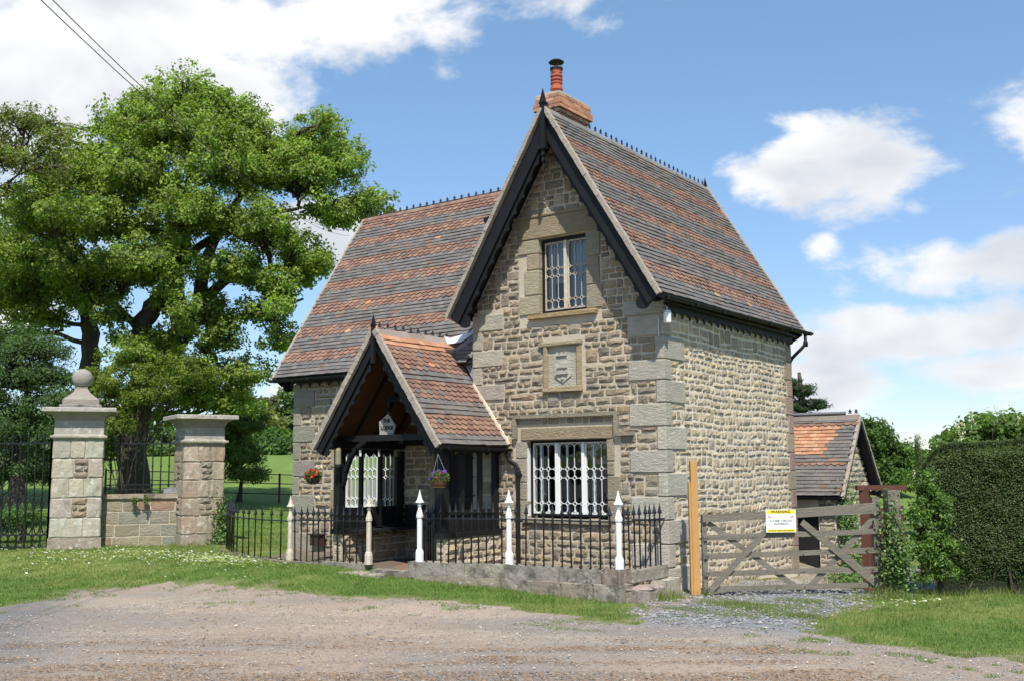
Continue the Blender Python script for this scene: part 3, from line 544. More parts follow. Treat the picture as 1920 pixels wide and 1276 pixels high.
def tile_mesh(kind, fam, i):
    key = (kind, fam, i)
    if key not in tvar:
        V_, F_, T = TM[kind]; c = {'g': GREYT, 'r': REDT, 'o': ORNT}[fam][i]; tvar[key] = mesh_np('roof_tile', V_, F_, M['tile'], np.tile(c, (len(V_), 1)))
    return tvar[key]
TILES = []
def lay(key, O, a, s, length, slen, keep, band, seed, gauge=.101):
    O, a, s = (np.array(v, float) for v in (O, a, s)); a /= np.linalg.norm(a); s /= np.linalg.norm(s); n = np.cross(a, s); n = n if n[2] > 0 else -n
    rg = np.random.default_rng(seed); ni = int(slen/gauge); nj = int(length/W_)+1
    for i in range(ni):
        fam, kind = band(i, ni); off = (i % 2)*W_/2-W_*.25; sag = .012*math.sin(i*.9)
        for j in range(-1, nj+1):
            p = O+a*(j*W_+off+rg.normal(0, .002))+s*(i*gauge+rg.normal(0, .0025)); c = p+a*W_/2
            e = (c-O)@a
            if e < .02 or e > length-.02: continue
            if not keep(c): continue
            fm = fam
            x = rg.random()
            if fam == 'r' and x < .04: fm = 'g'
            if fam == 'g' and x < .035: fm = 'r'
            if x > .998: fm = 'o'
            lift = n*(rg.normal(0, .002)+.005*math.sin(p@a*2.1+i*.7)); tilt = rg.normal(0, .012)
            TILES.append([key, p+lift, a, s*math.cos(tilt)+n*math.sin(tilt), n, kind, fm, int(rg.integers({'g': 8, 'r': 8, 'o': 3}[fm])), float(viewscore(p, n))])
def band_main(i, ni):
    k = i % 7
    return ('r', 'fancy') if k in (4, 5, 6) and i < ni-3 else ('g', 'plain')
def band_wing(i, ni):
    if i >= ni-1: return ('r', 'plain')
    k = i % 7
    return ('r', 'fancy') if k in (4, 5, 6) or i >= ni-4 else ('g', 'plain')
def band_porch(i, ni):
    if i in (0, 1): return ('g', 'plain')
    if i < 6: return ('r', 'fancy')
    if i < 9: return ('g', 'plain')
    if i < 13: return ('r', 'fancy')
    if i in (13, 14): return ('g', 'plain')
    if i < ni-2: return ('r', 'fancy')
    return ('o', 'plain')
yv = lambda z: -.141+(z-3.537)/1.467      # where the wing roof plane stands at height z
xl = lambda z: -2-(7.96-z)/1.617          # where the main roof's left plane stands
mainS = (-2.217, 0, 3.585)
lay('main_roof', (.217, -.50, 4.376), (0, 1, 0), mainS, 6.60, 4.19, lambda c: True, band_main, 51)
lay('main_roof', (-4.217, -.50, 4.376), (0, 1, 0), (2.217, 0, 3.585), 6.60, 4.19, lambda c: c[1] < yv(c[2])+.05 or c[1] > 5.4-yv(c[2]) or c[2] > 7.6, band_main, 52)
lay('wing_roof', (-9.48, -.141, 3.537), (1, 0, 0), (0, 2.802, 4.109), 7.3, 4.96, lambda c: (c[0] < xl(c[2])+.1 if c[2] > 4.37 else c[0] < -4.02), band_wing, 53)
lay('wing_roof', (-9.48, 5.463, 3.537), (1, 0, 0), (0, -2.802, 4.109), 7.3, 4.96, lambda c: (c[0] < xl(c[2])+.1 if c[2] > 4.37 else c[0] < -4.02), band_wing, 54)
def keepR(c):
    ylim = -.0 if c[0] > -4.0 else max(.17, yv(c[2])); return c[1] < ylim
lay('porch_roof', (-3.204, -1.99, 1.95), (0, 1, 0), (-1.497, 0, 2.078), 2.6, 2.5, keepR, band_porch, 55, .110)
lay('porch_roof', (-6.198, -1.99, 1.95), (0, 1, 0), (1.497, 0, 2.078), 2.6, 2.5, lambda c: c[1] < max(.17, yv(c[2])), band_porch, 56, .110)
# roof decks under the tiles
def deck(name, quads, mt='blackwood'):
    mb = MB()
    for q, nrm, th in quads:
        q = np.array(q, float); nrm = np.array(nrm, float)/np.linalg.norm(nrm); mb.add(np.concatenate([q, q-nrm*th]), [(0, 1, 2, 3), (7, 6, 5, 4), (0, 4, 5, 1), (1, 5, 6, 2), (2, 6, 7, 3), (3, 7, 4, 0)])
    return mb.build(name, M[mt], house)
dm = deck('main_roof', [([(.20, -.47, 4.376), (.20, 6.07, 4.376), (-2, 6.07, 7.93), (-2, -.47, 7.93)], (3.585, 0, 2.217), .05), ([(-4.20, -.47, 4.376), (-4.20, 6.07, 4.376), (-2, 6.07, 7.93), (-2, -.47, 7.93)], (-3.585, 0, 2.217), .05)])
dw = deck('wing_roof', [([(-9.45, -.12, 3.54), (-4.02, -.12, 3.54), (-4.02, .47, 4.43), (-9.45, .47, 4.43)], (0, -4.109, 2.802), .05), ([(-9.45, .47, 4.43), (-4.1, .47, 4.43), (-2.2, 2.661, 7.62), (-9.45, 2.661, 7.62)], (0, -4.109, 2.802), .05), ([(-9.45, 5.44, 3.54), (-4.1, 5.44, 3.54), (-2.2, 2.661, 7.62), (-9.45, 2.661, 7.62)], (0, 4.109, 2.802), .05)])
dp = deck('porch_roof', [([(-3.22, -1.96, 1.95), (-3.22, -.001, 1.95), (-4.02, -.001, 3.06), (-4.02, -1.96, 3.06)], (2.078, 0, 1.497), .045), ([(-4.02, -1.96, 3.06), (-4.02, .17, 3.06), (-4.701, .17, 4.0), (-4.701, -1.96, 4.0)], (2.078, 0, 1.497), .045), ([(-6.18, -1.96, 1.95), (-6.18, .17, 1.95), (-4.701, .17, 4.0), (-4.701, -1.96, 4.0)], (-2.078, 0, 1.497), .045)], 'brown')
DECK = {'main_roof': dm, 'wing_roof': dw, 'porch_roof': dp}
order = sorted(range(len(TILES)), key=lambda i: -TILES[i][8]); top = set(order[:300]); rest = {}
for i, t in enumerate(TILES):
    key, p, a, s, n, kind, fm, ci, sc = t
    if i in top:
        o = obj('roof_tile', tile_mesh(kind, fm, ci), DECK[key], p); mm = Matrix((tuple(a), tuple(s), tuple(n))).transposed(); o.rotation_euler = mm.to_euler()
    else:
        V_, F_, T = TM[kind]; c = {'g': GREYT, 'r': REDT, 'o': ORNT}[fm][ci]; r = rest.setdefault(key, [[], [], [], 0])
        r[0].append(p+V_[:, :1]*a+V_[:, 1:2]*s+V_[:, 2:]*n); r[1].append(T+r[3]); r[2].append(np.tile(np.array(c)*R_.uniform(.9, 1.1), (len(V_), 1))); r[3] += len(V_)
for key, r in rest.items(): obj('tile_field', mesh_np('tile_field', np.concatenate(r[0]), np.concatenate(r[1]), M['tile'], np.concatenate(r[2])), DECK[key], kind='stuff')
# ridge tiles with a pierced cresting on top
def ridge(p, q, slope, parent, crests=True, col=(.20, .185, .17), n=None, hh=.105, black=True):
    p, q = np.array(p, float), np.array(q, float); L = np.linalg.norm(q-p); d = (q-p)/L; sd_ = np.cross(d, (0, 0, 1)); n = n or max(1, int(L/.45))
    for i in range(n):
        a = p+d*(L*i/n+.003); b = p+d*(L*(i+1)/n-.003); dz = R_.normal(0, .004); w = .17/math.hypot(1, slope); mb = MB(); V = []
        for e in (a, b):
            for k_, u in ((-1, 0), (-.08, 1), (.08, 1), (1, 0)): V.append(e+sd_*w*k_+np.array([0, 0, -slope*w*(abs(k_) if u == 0 else .08)+.045+dz]))
            for k_, u in ((1, 0), (.08, 1), (-.08, 1), (-1, 0)): V.append(e+sd_*(w-.012)*k_+np.array([0, 0, -slope*w*(abs(k_) if u == 0 else .08)+.022+dz]))
        mb.add(V, [tuple(range(8)), tuple(range(15, 7, -1))]+[(j, j+8, (j+1) % 8+8, (j+1) % 8) for j in range(8)], hexjit(col, .15)); mb.build('ridge_tile', M['tile'], parent)
    if crests:
        mb = MB(); pts = [(-.052, 0), (.052, 0), (.030, .02), (.014, .035), (.034, .045), (.040, .062), (.022, .074), (.012, .068), (.014, .09), (0, hh), (-.014, .09), (-.012, .068), (-.022, .074), (-.040, .062), (-.034, .045), (-.014, .035), (-.030, .02)]
        mb.prism(pts, -.008, .008, lambda a_, b_, t: np.array([a_, t, b_]), (.045, .042, .042)); me = mb.build('crest', M['tile'], mesh_only=True); m = int(L/.205); ang_ = math.atan2(d[1], d[0])
        for i in range(m):
            o = obj('crest', me, parent, p+d*(L*(i+.5)/m)+np.array([0, 0, .052])); o.rotation_euler = (R_.normal(0, .04), R_.normal(0, .03), ang_+R_.normal(0, .1)); o.scale = (.9, 1, .9)
ridge((-2, -.50, 7.96), (-2, 6.10, 7.96), 1.617, dm); ridge((-9.48, 2.661, 7.64), (-2.35, 2.661, 7.64), 1.467, dw, col=(.21, .19, .17)); ridge((-4.701, -1.97, 4.02), (-4.701, .13, 4.02), 1.388, dp, n=5, col=(.27, .22, .19))
# mortared verges
def verge(A, B, w, t, parent, y0):
    mb = MB(); n = 26; A, B = np.array(A, float), np.array(B, float)
    for i in range(n):
        a = A+(B-A)*i/n; b = A+(B-A)*(i+1)/n; mb.beam(a+R_.normal(0, .003, 3), b+(b-a)*.03, w*R_.uniform(.93, 1.05), t*R_.uniform(.85, 1.1), (0, 1, 0))
    return mb.build('verge_fillet', M['verge'], parent)
for sgn in (1, -1):
    verge((-2+sgn*2.235, -.535, 4.35), (-2+sgn*.03, -.535, 7.95), .075, .10, dm, 0); verge((-2+sgn*2.235, 6.13, 4.35), (-2+sgn*.03, 6.13, 7.95), .075, .10, dm, 0)
    verge((-4.701+sgn*1.512, -2.02, 1.93), (-4.701+sgn*.03, -2.02, 4.0), .10, .07, dp, 0)
mb = MB(); mb.beam((-9.50, -.15, 3.53), (-9.50, 2.64, 7.63), .07, .07, (1, 0, 0)); mb.beam((-9.50, 5.45, 3.53), (-9.50, 2.68, 7.63), .07, .07, (1, 0, 0)); mb.build('verge_fillet', M['verge'], dw)
# mortar fillet where the porch roof meets the gable wall, lead saddle at its ridge end
mb = MB(); mb.beam((-3.17, -.02, 1.99), (-4.0, -.02, 3.13), .05, .06, (0, 1, 0)); mb.build('mortar_fillet', M['mortarpale'], dp)
ld = MB(); ld.add([(-4.74, .0, 4.10), (-4.62, .04, 4.05), (-4.26, .22, 4.16), (-4.06, .30, 4.42), (-4.08, .20, 4.16), (-4.36, .03, 3.96), (-4.64, -.06, 3.93)], [(0, 6, 1), (6, 5, 1), (1, 5, 4), (1, 4, 2), (2, 4, 3)]); lo = ld.build('lead_saddle', M['palelead'], dp)
so_ = lo.modifiers.new('solid', 'SOLIDIFY'); so_.thickness = .012
ld = MB(); ld.add([(-4.48, .0, 3.83), (-4.02, .17, 3.9), (-4.02, .0, 3.2), (-4.28, .0, 3.6), (-4.02, .22, 4.2)], [(0, 3, 2, 1), (0, 1, 4)]); lo = ld.build('lead_flashing', M['lead'], dp); so_ = lo.modifiers.new('solid', 'SOLIDIFY'); so_.thickness = .012

# ---------------------------------------------------------------- carved timber: bargeboards, valances, finials
def bargeboard(apex, foot, tdir, parent, d0=.05, d1=.27, d2=.40, per=.33, front=.0, lobe=.17, apexcut=True, amp=.075):
    """fascia and cusped board down one slope; tdir = horizontal unit vector towards the viewer side of the board"""
    A, B = np.array(apex, float), np.array(foot, float); L = np.linalg.norm(B-A); l = (B-A)/L; T = np.array(tdir, float); dn = np.cross(T, l); dn = dn if dn[2] < 0 else -dn
    P = lambda a, b, t: A+l*a+dn*b+T*t
    skew = lambda b: b*(l@np.array([0, 0, -1.]))/abs(dn[2])*0
    fa = MB(); e0 = lambda b: b*abs(l[2])/abs(np.cross(T, l)[2])  # plumb cut at the apex
    fa.prism([(e0(d0), d0), (e0(d1), d1), (L+.02, d1), (L+.02, d0)], .012, -.03, P); fa.build('bargeboard', M['black'], parent)
    sc = MB(); top, bot = [], []; n = int((L-.2)/.022)
    for i in range(n+1):
        a = e0(d1)*.98+(L-e0(d1))*i/n; f_ = ((L-a)/per) % 1.0; dd = d2-amp*math.sqrt(max(0, 1-(2*f_-1)**2))
        if apexcut and a < e0(d1)+.34: dd = d1+.03+(dd-d1-.03)*((a-e0(d1))/.34)**2*0+.02*0
        top.append((a, d1-.04)); bot.append((a, max(dd, d1+.015)))
    sc.strip(top, bot, -.035, -.065, P)
    # rounded drop at the foot
    c0 = L-.10; k = 14; poly = [(L+.02, d1-.06), (L+.03, d1+.02)]+[(c0+.02+lobe*.75*math.cos(t), d1+.04+lobe*math.sin(t)) for t in np.linspace(.05, math.pi-.15, k)]+[(c0-.15, d1-.04)]
    sc.prism(poly, -.033, -.067, P); sc.build('cusped_board', M['black'], parent)
for sgn in (1, -1): bargeboard((-2, -.49, 7.96), (-2+sgn*2.217, -.49, 4.376), (0, -1, 0), dm)
for sgn in (1, -1): bargeboard((-2, 6.09, 7.96), (-2+sgn*2.217, 6.09, 4.376), (0, 1, 0), dm)
for sgn in (1, -1): bargeboard((-4.701, -1.965, 4.03), (-4.701+sgn*1.497, -1.965, 1.95), (0, -1, 0), dp, d0=.04, d1=.19, d2=.33, per=.235, lobe=.09, amp=.07)
bargeboard((-9.46, 2.661, 7.64), (-9.46, -.141, 3.537), (-1, 0, 0), dw, lobe=.2); bargeboard((-9.46, 2.661, 7.64), (-9.46, 5.463, 3.537), (-1, 0, 0), dw, lobe=.2)
def finial(p, top, bot, w, parent, pend=True):
    x, y = p; mb = MB(); mb.box((x-w, y-w*.8, bot), (x+w, y+w*.8, top))
    V = [(x-w, y-w, top), (x+w, y-w, top), (x+w, y+w, top), (x-w, y+w, top), (x, y, top+.32*w/.055)]; mb.add(V, [(0, 1, 4), (1, 2, 4), (2, 3, 4), (3, 0, 4), (3, 2, 1, 0)])
    mb.box((x-w*1.25, y-w*1.1, top-.012), (x+w*1.25, y+w*1.1, top+.012))
    if pend:
        mb.box((x-w*1.3, y-w, bot-.02), (x+w*1.3, y+w, bot+.02)); mb.lathe((x, y, bot-.30), [(.008, 0), (.045, .06), (.02, .12), (.055, .17), (.025, .23), (.05, .27), (.05, .30)], 4)
    mb.build('finial', M['black'], parent)
finial((-2, -.545), 8.05, 7.22, .050, dm); finial((-2, 6.15), 7.98, 7.3, .040, dm, False); finial((-4.701, -2.03), 4.10, 3.42, .034, dp, False)
mb = MB(); mb.beam((-3.42, -.42, 6.13), (-2.9, -.42, 6.13), .07, .09); mb.beam((-3.3, -.45, 6.13), (-3.3, .0, 6.13), .1, .1); mb.beam((-3.97, -.42, 4.52), (-3.97, 0, 4.52), .10, .10); mb.beam((-.06, -.42, 4.36), (-.06, 0, 4.36), .10, .10); mb.build('purlin_end', M['black'], dm)
# cusped valance boards under the eaves, soffit, gutters and pipes
def valance(p, q, parent, per=.29, h0=.06, h1=.20, amp=.085, th=.025, T=(1, 0, 0)):
    p, q = np.array(p, float), np.array(q, float); L = np.linalg.norm(q-p); l = (q-p)/L; n = int(L/.02); top, bot = [], []
    for i in range(n+1):
        a = L*i/n; f_ = (a/per) % 1.0; ar = math.sqrt(max(0, 1-(2*((f_+.0) % 1)-1)**2)); dd = h1-amp*ar; 
        if f_ < .10 or f_ > .90: dd = h1+.012*math.cos(f_*math.pi*10)
        top.append((a, 0)); bot.append((a, dd))
    mb = MB(); mb.strip(top, bot, 0, -th, lambda a, b, t: p+l*a-np.array([0, 0, 1.])*b+np.array(T)*t); return mb.build('valance_board', M['black'], parent)
valance((.075, .05, 4.28), (.075, 5.76, 4.28), dm); valance((-9.1, .02, 3.50), (-6.1, .02, 3.50), dw, T=(0, -1, 0), h1=.17); valance((-3.30, -1.55, 1.90), (-3.30, -.02, 1.90), dp, per=.2, h1=.10, amp=.04)
mb = MB(); mb.box((0.0, .0, 4.26), (.19, 5.77, 4.285)); mb.build('soffit', M['black'], dm); mb = MB(); mb.box((-9.12, -.11, 3.50), (-5.8, .176, 3.52)); mb.build('soffit', M['black'], dw)
def gutter(p, q, r, parent, name='gutter'):
    p, q = np.array(p, float), np.array(q, float); d = (q-p)/np.linalg.norm(q-p); sd_ = np.cross(d, (0, 0, 1)); V = []; k = 9
    for e in (p, q):
        for rr in (r, r-.006):
            for j in range(k): t = math.pi*j/(k-1); V.append(e+sd_*rr*math.cos(t)-np.array([0, 0, 1])*rr*math.sin(t))
    F = [(j, j+1, 2*k+j+1, 2*k+j) for j in range(k-1)]+[(k+j+1, k+j, 3*k+j, 3*k+j+1) for j in range(k-1)]+[(j, k+j, k+j+1, j+1) for j in range(k-1)]+[(2*k+j, 2*k+j+1, 3*k+j+1, 3*k+j) for j in range(k-1)]+[(0, 2*k, 3*k, k), (k-1, 2*k-1, 4*k-1, 3*k-1)]
    mb = MB(); mb.add(V, F); L = np.linalg.norm(q-p)
    for i in range(int(L/1.1)+1): e = p+d*min(L-.03, .15+i*1.1); mb.obox(e+np.array([0, 0, -r*.5]), d, sd_, (0, 0, 1), .025, r*1.08, r*.62)
    return mb.build(name, M['black'], parent, smooth=False)
gutter((.275, -.56, 4.335), (.275, 6.36, 4.40), .062, dm); gutter((-9.55, -.19, 3.50), (-5.7, -.19, 3.49), .055, dw); gutter((-3.15, -2.0, 1.93), (-3.15, -.03, 1.91), .055, dp)
mb = MB(); mb.tube([(.275, 6.0, 4.34), (.275, 6.0, 4.15), (.22, 5.96, 4.06), (.02, 5.88, 3.85), (-.04, 5.84, 3.72), (-.04, 5.84, -.9)], .036, 8); mb.lathe((.275, 6.0, 4.08), [(.05, 0), (.05, .09), (.04, .12)], 8); mb.build('downpipe', M['black'], dm, smooth=True)
mb = MB(); mb.tube([(-3.15, -.10, 1.90), (-3.15, -.10, 1.74), (-3.10, -.10, 1.68), (-2.99, -.085, 1.62), (-2.94, -.08, 1.55), (-2.94, -.08, -.3)], .036, 10); mb.lathe((-2.94, -.08, 1.40), [(.05, 0), (.055, .03), (.055, .09), (.045, .12)], 10); mb.lathe((-3.15, -.10, 1.76), [(.05, 0), (.05, .08), (.04, .1)], 10); mb.box((-3.0, -.08, 1.43), (-2.88, 0.0, 1.455)); mb.build('downpipe', M['black'], dp, smooth=False)

# ---------------------------------------------------------------- chimney
ch = obj('chimney', (lambda mb: (mb.box((-2.85, .59, 6.2), (-2.40, 1.60, 8.25)), mb.box((-2.83, .61, 8.25), (-2.42, 1.58, 8.70)), mb.build('chimney', M['mortar'], mesh_only=True))[-1])(MB()), house)
BR = [(.46, .225, .135), (.42, .20, .12), (.50, .26, .16), (.38, .18, .115), (.48, .29, .19), (.33, .17, .12)]
bmesh_cache = []
for c in BR:
    for ln in (.215, .102):
        mb = MB(); mb.box((0, 0, 0), (ln, .1, .065), c); me = mb.build('brick', M['brick'], mesh_only=True); bmesh_cache.append(me)
def brick_ring(x0, x1, y0, y1, z, odd):
    for (ax, fixed, a0, a1, out) in (('x', y0, x0, x1, 0), ('y', x1, y0, y1, 1), ('x', y1, x0, x1, 2), ('y', x0, y0, y1, 3)):
        u = a0; first = True
        while a1-u > .03:
            w = .102 if (first and odd ^ (out % 2)) else .215
            first = False
            w = w if a1-u-w > .05 else a1-u
            i = R_.integers(len(BR)); me = bmesh_cache[i*2+(0 if w > .16 else 1)]; sc = w/(.215 if w > .16 else .102)
            if ax == 'x': o = obj('brick', me, ch, (u+.005, fixed if out == 0 else fixed-.1, z)); o.scale = (sc*.96, 1, 1)
            else: o = obj('brick', me, ch, (fixed if out == 1 else fixed-.0+.1, u+.005, z)); o.rotation_euler = (0, 0, math.pi/2); o.scale = (sc*.96, 1, 1)
            o.location += Vector((R_.normal(0, .002), R_.normal(0, .002), 0)); u += w
z = 6.95; k = 0
while z < 8.28: brick_ring(-2.86, -2.39, .58, 1.61, z, k % 2 == 0); z += .075; k += 1
for e in (.035, .08, .08, .05, .05): brick_ring(-2.86-e, -2.39+e, .58-e, 1.61+e, z, k % 2 == 0); z += .075; k += 1
mb = MB(); mb.box((-2.90, .54, z-.01), (-2.35, 1.65, z+.025)); mb.prism([(-2.86, z+.025), (-2.39, z+.025), (-2.55, z+.07), (-2.70, z+.07)], .6, 1.58, lambda a, b, t: (a, t, b)); mb.build('flaunching', M['mortar'], ch)
PX, PY = -2.62, .86; zt = z+.04
mb = MB(); mb.lathe((PX, PY, zt), [(.105, 0), (.105, .06), (.098, .065), (.098, .12), (.125, .14), (.125, .175), (.105, .195), (.105, .255), (.12, .265), (.12, .292), (.095, .298), (.095, .33), (.12, .336), (.12, .368), (.095, .374), (.095, .402), (.12, .408), (.12, .44), (.10, .45), (.105, .56), (.0, .56)], 20); mb.build('chimney_pot', M['terracotta'], ch, smooth=False)
cw = MB(); cw.lathe((PX, PY, zt+.555), [(.128, 0), (.128, .025), (.11, .03)], 18); 
for j in range(6): t = j*math.pi/3+.3; cw.tube([(PX+.118*math.cos(t), PY+.118*math.sin(t), zt+.48), (PX+.118*math.cos(t), PY+.118*math.sin(t), zt+.70)], .005, 4)
cw.lathe((PX, PY, zt+.695), [(.150, 0), (.152, .012), (.10, .05), (.03, .065), (0, .066)], 20); cw.tube([(PX-.13, PY, zt+.47), (PX, PY-.13, zt+.47), (PX+.13, PY, zt+.47), (PX, PY+.13, zt+.47), (PX-.13, PY, zt+.47)], .006, 4); cw.build('chimney_cowl', M['black'], ch)
# ---------------------------------------------------------------- windows
def window(parent, x0, x1, z0, z1, y, nl, zds, fm, bm_, label=None, mull=.06, outer=.04, sill=True, sash='white'):
    fr = MB()
    for a, b in (((x0, y-.05, z0), (x0+outer, y+.05, z1)), ((x1-outer, y-.05, z0), (x1, y+.05, z1)), ((x0+outer, y-.05, z1-outer), (x1-outer, y+.05, z1)), ((x0+outer, y-.05, z0), (x1-outer, y+.05, z0+outer))): fr.box(a, b)
    win = fr.build('window', fm, parent, **({'label': label} if label else {}))
    X0, X1, Z0, Z1 = x0+outer, x1-outer, z0+outer, z1-outer; lw = (X1-X0-mull*(nl-1))/nl
    for i in range(1, nl): mb = MB(); a = X0+i*lw+(i-1)*mull; mb.box((a+.002, y-.06, Z0+.002), (a+mull-.002, y+.04, Z1-.002)); mb.build('mullion', M[sash], win)
    for i in range(nl):
        a = X0+i*(lw+mull); b = a+lw; mb = MB(); e = .018
        for p, q in (((a+.002, y-.025, Z0+.002), (a+e, y+.02, Z1-.002)), ((b-e, y-.025, Z0+.002), (b-.002, y+.02, Z1-.002)), ((a+e, y-.025, Z1-e), (b-e, y+.02, Z1-.002)), ((a+e, y-.025, Z0+.002), (b-e, y+.02, Z0+e))): mb.box(p, q)
        mb.build('casement', M[sash], win)
        a += e; b -= e; c = (b-a)/3; H = Z1-Z0-2*e; zb = Z0+e; d = min(.042, c*.3); bars = MB(); w = .0095; cnt = [0]
        def seg(p, q):
            cnt[0] += 1; yy = y-.012+.0012*(cnt[0] % 3); bars.beam((p[0], yy, p[1]), (q[0], yy, q[1]), .014, w, (0, 1, 0)) if False else bars.beam((p[0], yy, p[1]), (q[0], yy, q[1]), w, .014, (0, 1, 0))
        zs_ = [zb+H*f_ for f_ in zds]
        for k in range(4):
            x = a+c*k; lo = zb
            for z in zs_:
                if 0 < k < 3:
                    for (p, q) in (((x-d, z), (x, z+d)), ((x, z+d), (x+d, z)), ((x+d, z), (x, z-d)), ((x, z-d), (x-d, z))): seg(p, q)
                elif k == 0: seg((x, z+d), (x+d, z)); seg((x+d, z), (x, z-d))
                else: seg((x, z+d), (x-d, z)); seg((x-d, z), (x, z-d))
                if 0 < k < 3: seg((x, lo), (x, z-d))
                lo = z+d
            if 0 < k < 3: seg((x, lo), (x, Z1-e-c*.45))
        for k in range(3):
            for z in zs_: seg((a+c*k+d, z), (a+c*(k+1)-d, z))
            cx = a+c*(k+.5); P = [(cx-c/2*math.cos(t), Z1-e-c*.5+c*.48*math.sin(t)) for t in np.linspace(0, math.pi, 7)]
            for p, q in zip(P[:-1], P[1:]): seg(p, q)
            P = [(cx-c/2*math.cos(t), zb+c*.42-c*.42*math.sin(t)) for t in np.linspace(0, math.pi, 5)]
            for p, q in zip(P[:-1], P[1:]): seg(p, q)
        bars.build('glazing_bars', M[bm_], win)
        mb = MB(); mb.add([(a-.005, y+.006, zb-.005), (b+.005, y+.006, zb-.005), (b+.005, y+.004, Z1-e+.005), (a-.005, y+.004, Z1-e+.005)], [(0, 1, 2, 3)]); mb.build('pane', M['glass'], win)
    return win
def curtain(x0, x1, z0, z1, y, parent, folds=.07, name='curtain', mt='curtain'):
    n = max(8, int((x1-x0)/.012)); V = []; 
    for i in range(n+1):
        x = x0+(x1-x0)*i/n; yy = y+.018*math.sin(x/folds*2*math.pi)+.006*math.sin(x/folds*4.3); V += [(x, yy, z0), (x, yy, z1)]
    mb = MB(); mb.add(V, [(2*i, 2*i+2, 2*i+3, 2*i+1) for i in range(n)]); return mb.build(name, M[mt], parent, smooth=True)
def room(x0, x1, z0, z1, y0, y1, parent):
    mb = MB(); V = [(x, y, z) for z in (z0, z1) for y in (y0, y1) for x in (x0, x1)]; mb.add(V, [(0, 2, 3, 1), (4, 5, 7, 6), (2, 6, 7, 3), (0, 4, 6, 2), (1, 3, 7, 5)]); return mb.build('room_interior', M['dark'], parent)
w1 = window(gable, -2.79, -1.105, .705, 2.045, .15, 3, (.135, .50, .63), M['black'], 'white', 'three light ground floor window with white lattice bars')
room(-2.9, -1.0, .5, 2.2, .33, 2.2, gable)
for a, b in ((-2.70, -2.60), (-2.13, -2.05), (-1.60, -1.50)): curtain(a, b, .72, 2.0, .26, w1)
w2 = window(gable, -2.495, -1.465, 4.335, 5.70, .15, 2, (.135, .50, .62), M['black'], 'cream', 'two light upper window with cream lattice and closed net curtains', mull=.07, outer=.05, sash='cream')
room(-2.6, -1.36, 4.2, 5.9, .33, 1.8, gable)
curtain(-2.46, -2.30, 4.35, 5.68, .25, w2, .09); curtain(-2.30, -2.02, 4.9, 5.68, .27, w2, .09); curtain(-2.10, -1.99, 4.35, 5.68, .24, w2, .06); curtain(-1.97, -1.49, 4.35, 5.68, .26, w2, .11)
w3 = window(wing, -7.69, -6.21, .725, 2.055, .30, 3, (.135, .50, .63), M['black'], 'white', 'wing window with white lattice bars seen through the porch')
room(-7.8, -6.1, .5, 2.2, .50, 2.2, wing); curtain(-7.62, -7.5, .74, 2.0, .42, w3)
# front door inside the porch
mb = MB(); mb.box((-4.97, .26, -.2), (-4.07, .31, 2.07)); dr = mb.build('front_door', M['black'], wing)
mb = MB(); 
for x in (-4.82, -4.52, -4.22): mb.box((x-.012, .248, -.15), (x+.012, .262, 2.0))
mb.box((-4.95, .245, .9), (-4.09, .262, 1.0)); mb.build('door_panel', M['blackwood'], dr); mb = MB(); mb.lathe((-4.18, .22, .95), [(.0, 0), (.03, .01), (.03, .04), (0, .05)], 8); mb.build('handle', M['galv'], dr)
mb = MB(); mb.box((-4.76, .236, 1.84), (-4.60, .243, 1.92)); o = mb.build('door_sticker', mat('yellow_print', (.55, .42, .03), .5, (5, .05), (40, .05), None), dr)

# ---------------------------------------------------------------- porch: dwarf walls, timbers, boarding
pw = MB(); pw.box((-6.05, -1.62, -.6), (-5.83, .17, .37)); WALL['dw1'] = pw.build('dwarf_wall', M['mortar'], house)
pw = MB(); pw.box((-3.56, -1.62, -.6), (-3.38, -.01, .37)); WALL['dw2'] = pw.build('dwarf_wall', M['mortar'], house)
add_stones('dw2', frame((-3.38, 0, 0), (0, 1, 0), (1, 0, 0)), courses(-1.62, -.03, [-.45, .0, .37], [], np.random.default_rng(61), .26, .15), TAN, .03, 62)
add_stones('dw1', frame((-5.83, 0, 0), (0, 1, 0), (1, 0, 0)), courses(-1.60, .14, [-.4, 0, .36], [], np.random.default_rng(63), .27, .13), BROWN[:6], .026, 64)
add_stones('dw1', frame((0, -1.62, 0), (1, 0, 0), (0, -1, 0)), courses(-6.05, -5.84, [-.4, 0, .36], [], np.random.default_rng(65), .2, .15), TAN, .02, 66)
add_stones('dw2', frame((0, -1.62, 0), (1, 0, 0), (0, -1, 0)), courses(-3.56, -3.39, [-.4, 0, .36], [], np.random.default_rng(67), .2, .15), TAN, .02, 68)
flush_stones(0)
def timber(name, a, b, parent=dp, m='black'): mb = MB(); mb.box(a, b); return mb.build(name, M[m], parent)
timber('post', (-6.02, -1.66, .40), (-5.87, -1.51, 1.93)); timber('post', (-3.58, -1.66, .40), (-3.40, -1.48, 1.93)); timber('post', (-6.0, .05, .4), (-5.9, .17, 1.9)); timber('post', (-3.52, -.12, .4), (-3.42, -.01, 1.9))
for y in (-1.05, -.53): timber('mullion', (-3.51, y-.035, .46), (-3.43, y+.035, 1.80))
for y in (-1.02, -.50, -.02): timber('mullion', (-5.98, y-.03, .46), (-5.90, y+.03, 1.80))
timber('sill_beam', (-3.60, -1.68, .375), (-3.34, -.005, .46)); timber('sill_beam', (-6.08, -1.68, .375), (-5.80, .165, .46)); timber('rail', (-3.515, -1.47, .76), (-3.435, -.125, .83))
timber('boarding', (-3.49, -1.48, .465), (-3.46, -.125, .755)); timber('boarding', (-5.965, -1.50, .465), (-5.93, .045, .84)); timber('boarding', (-5.85, .11, .40), (-5.30, .14, .86))
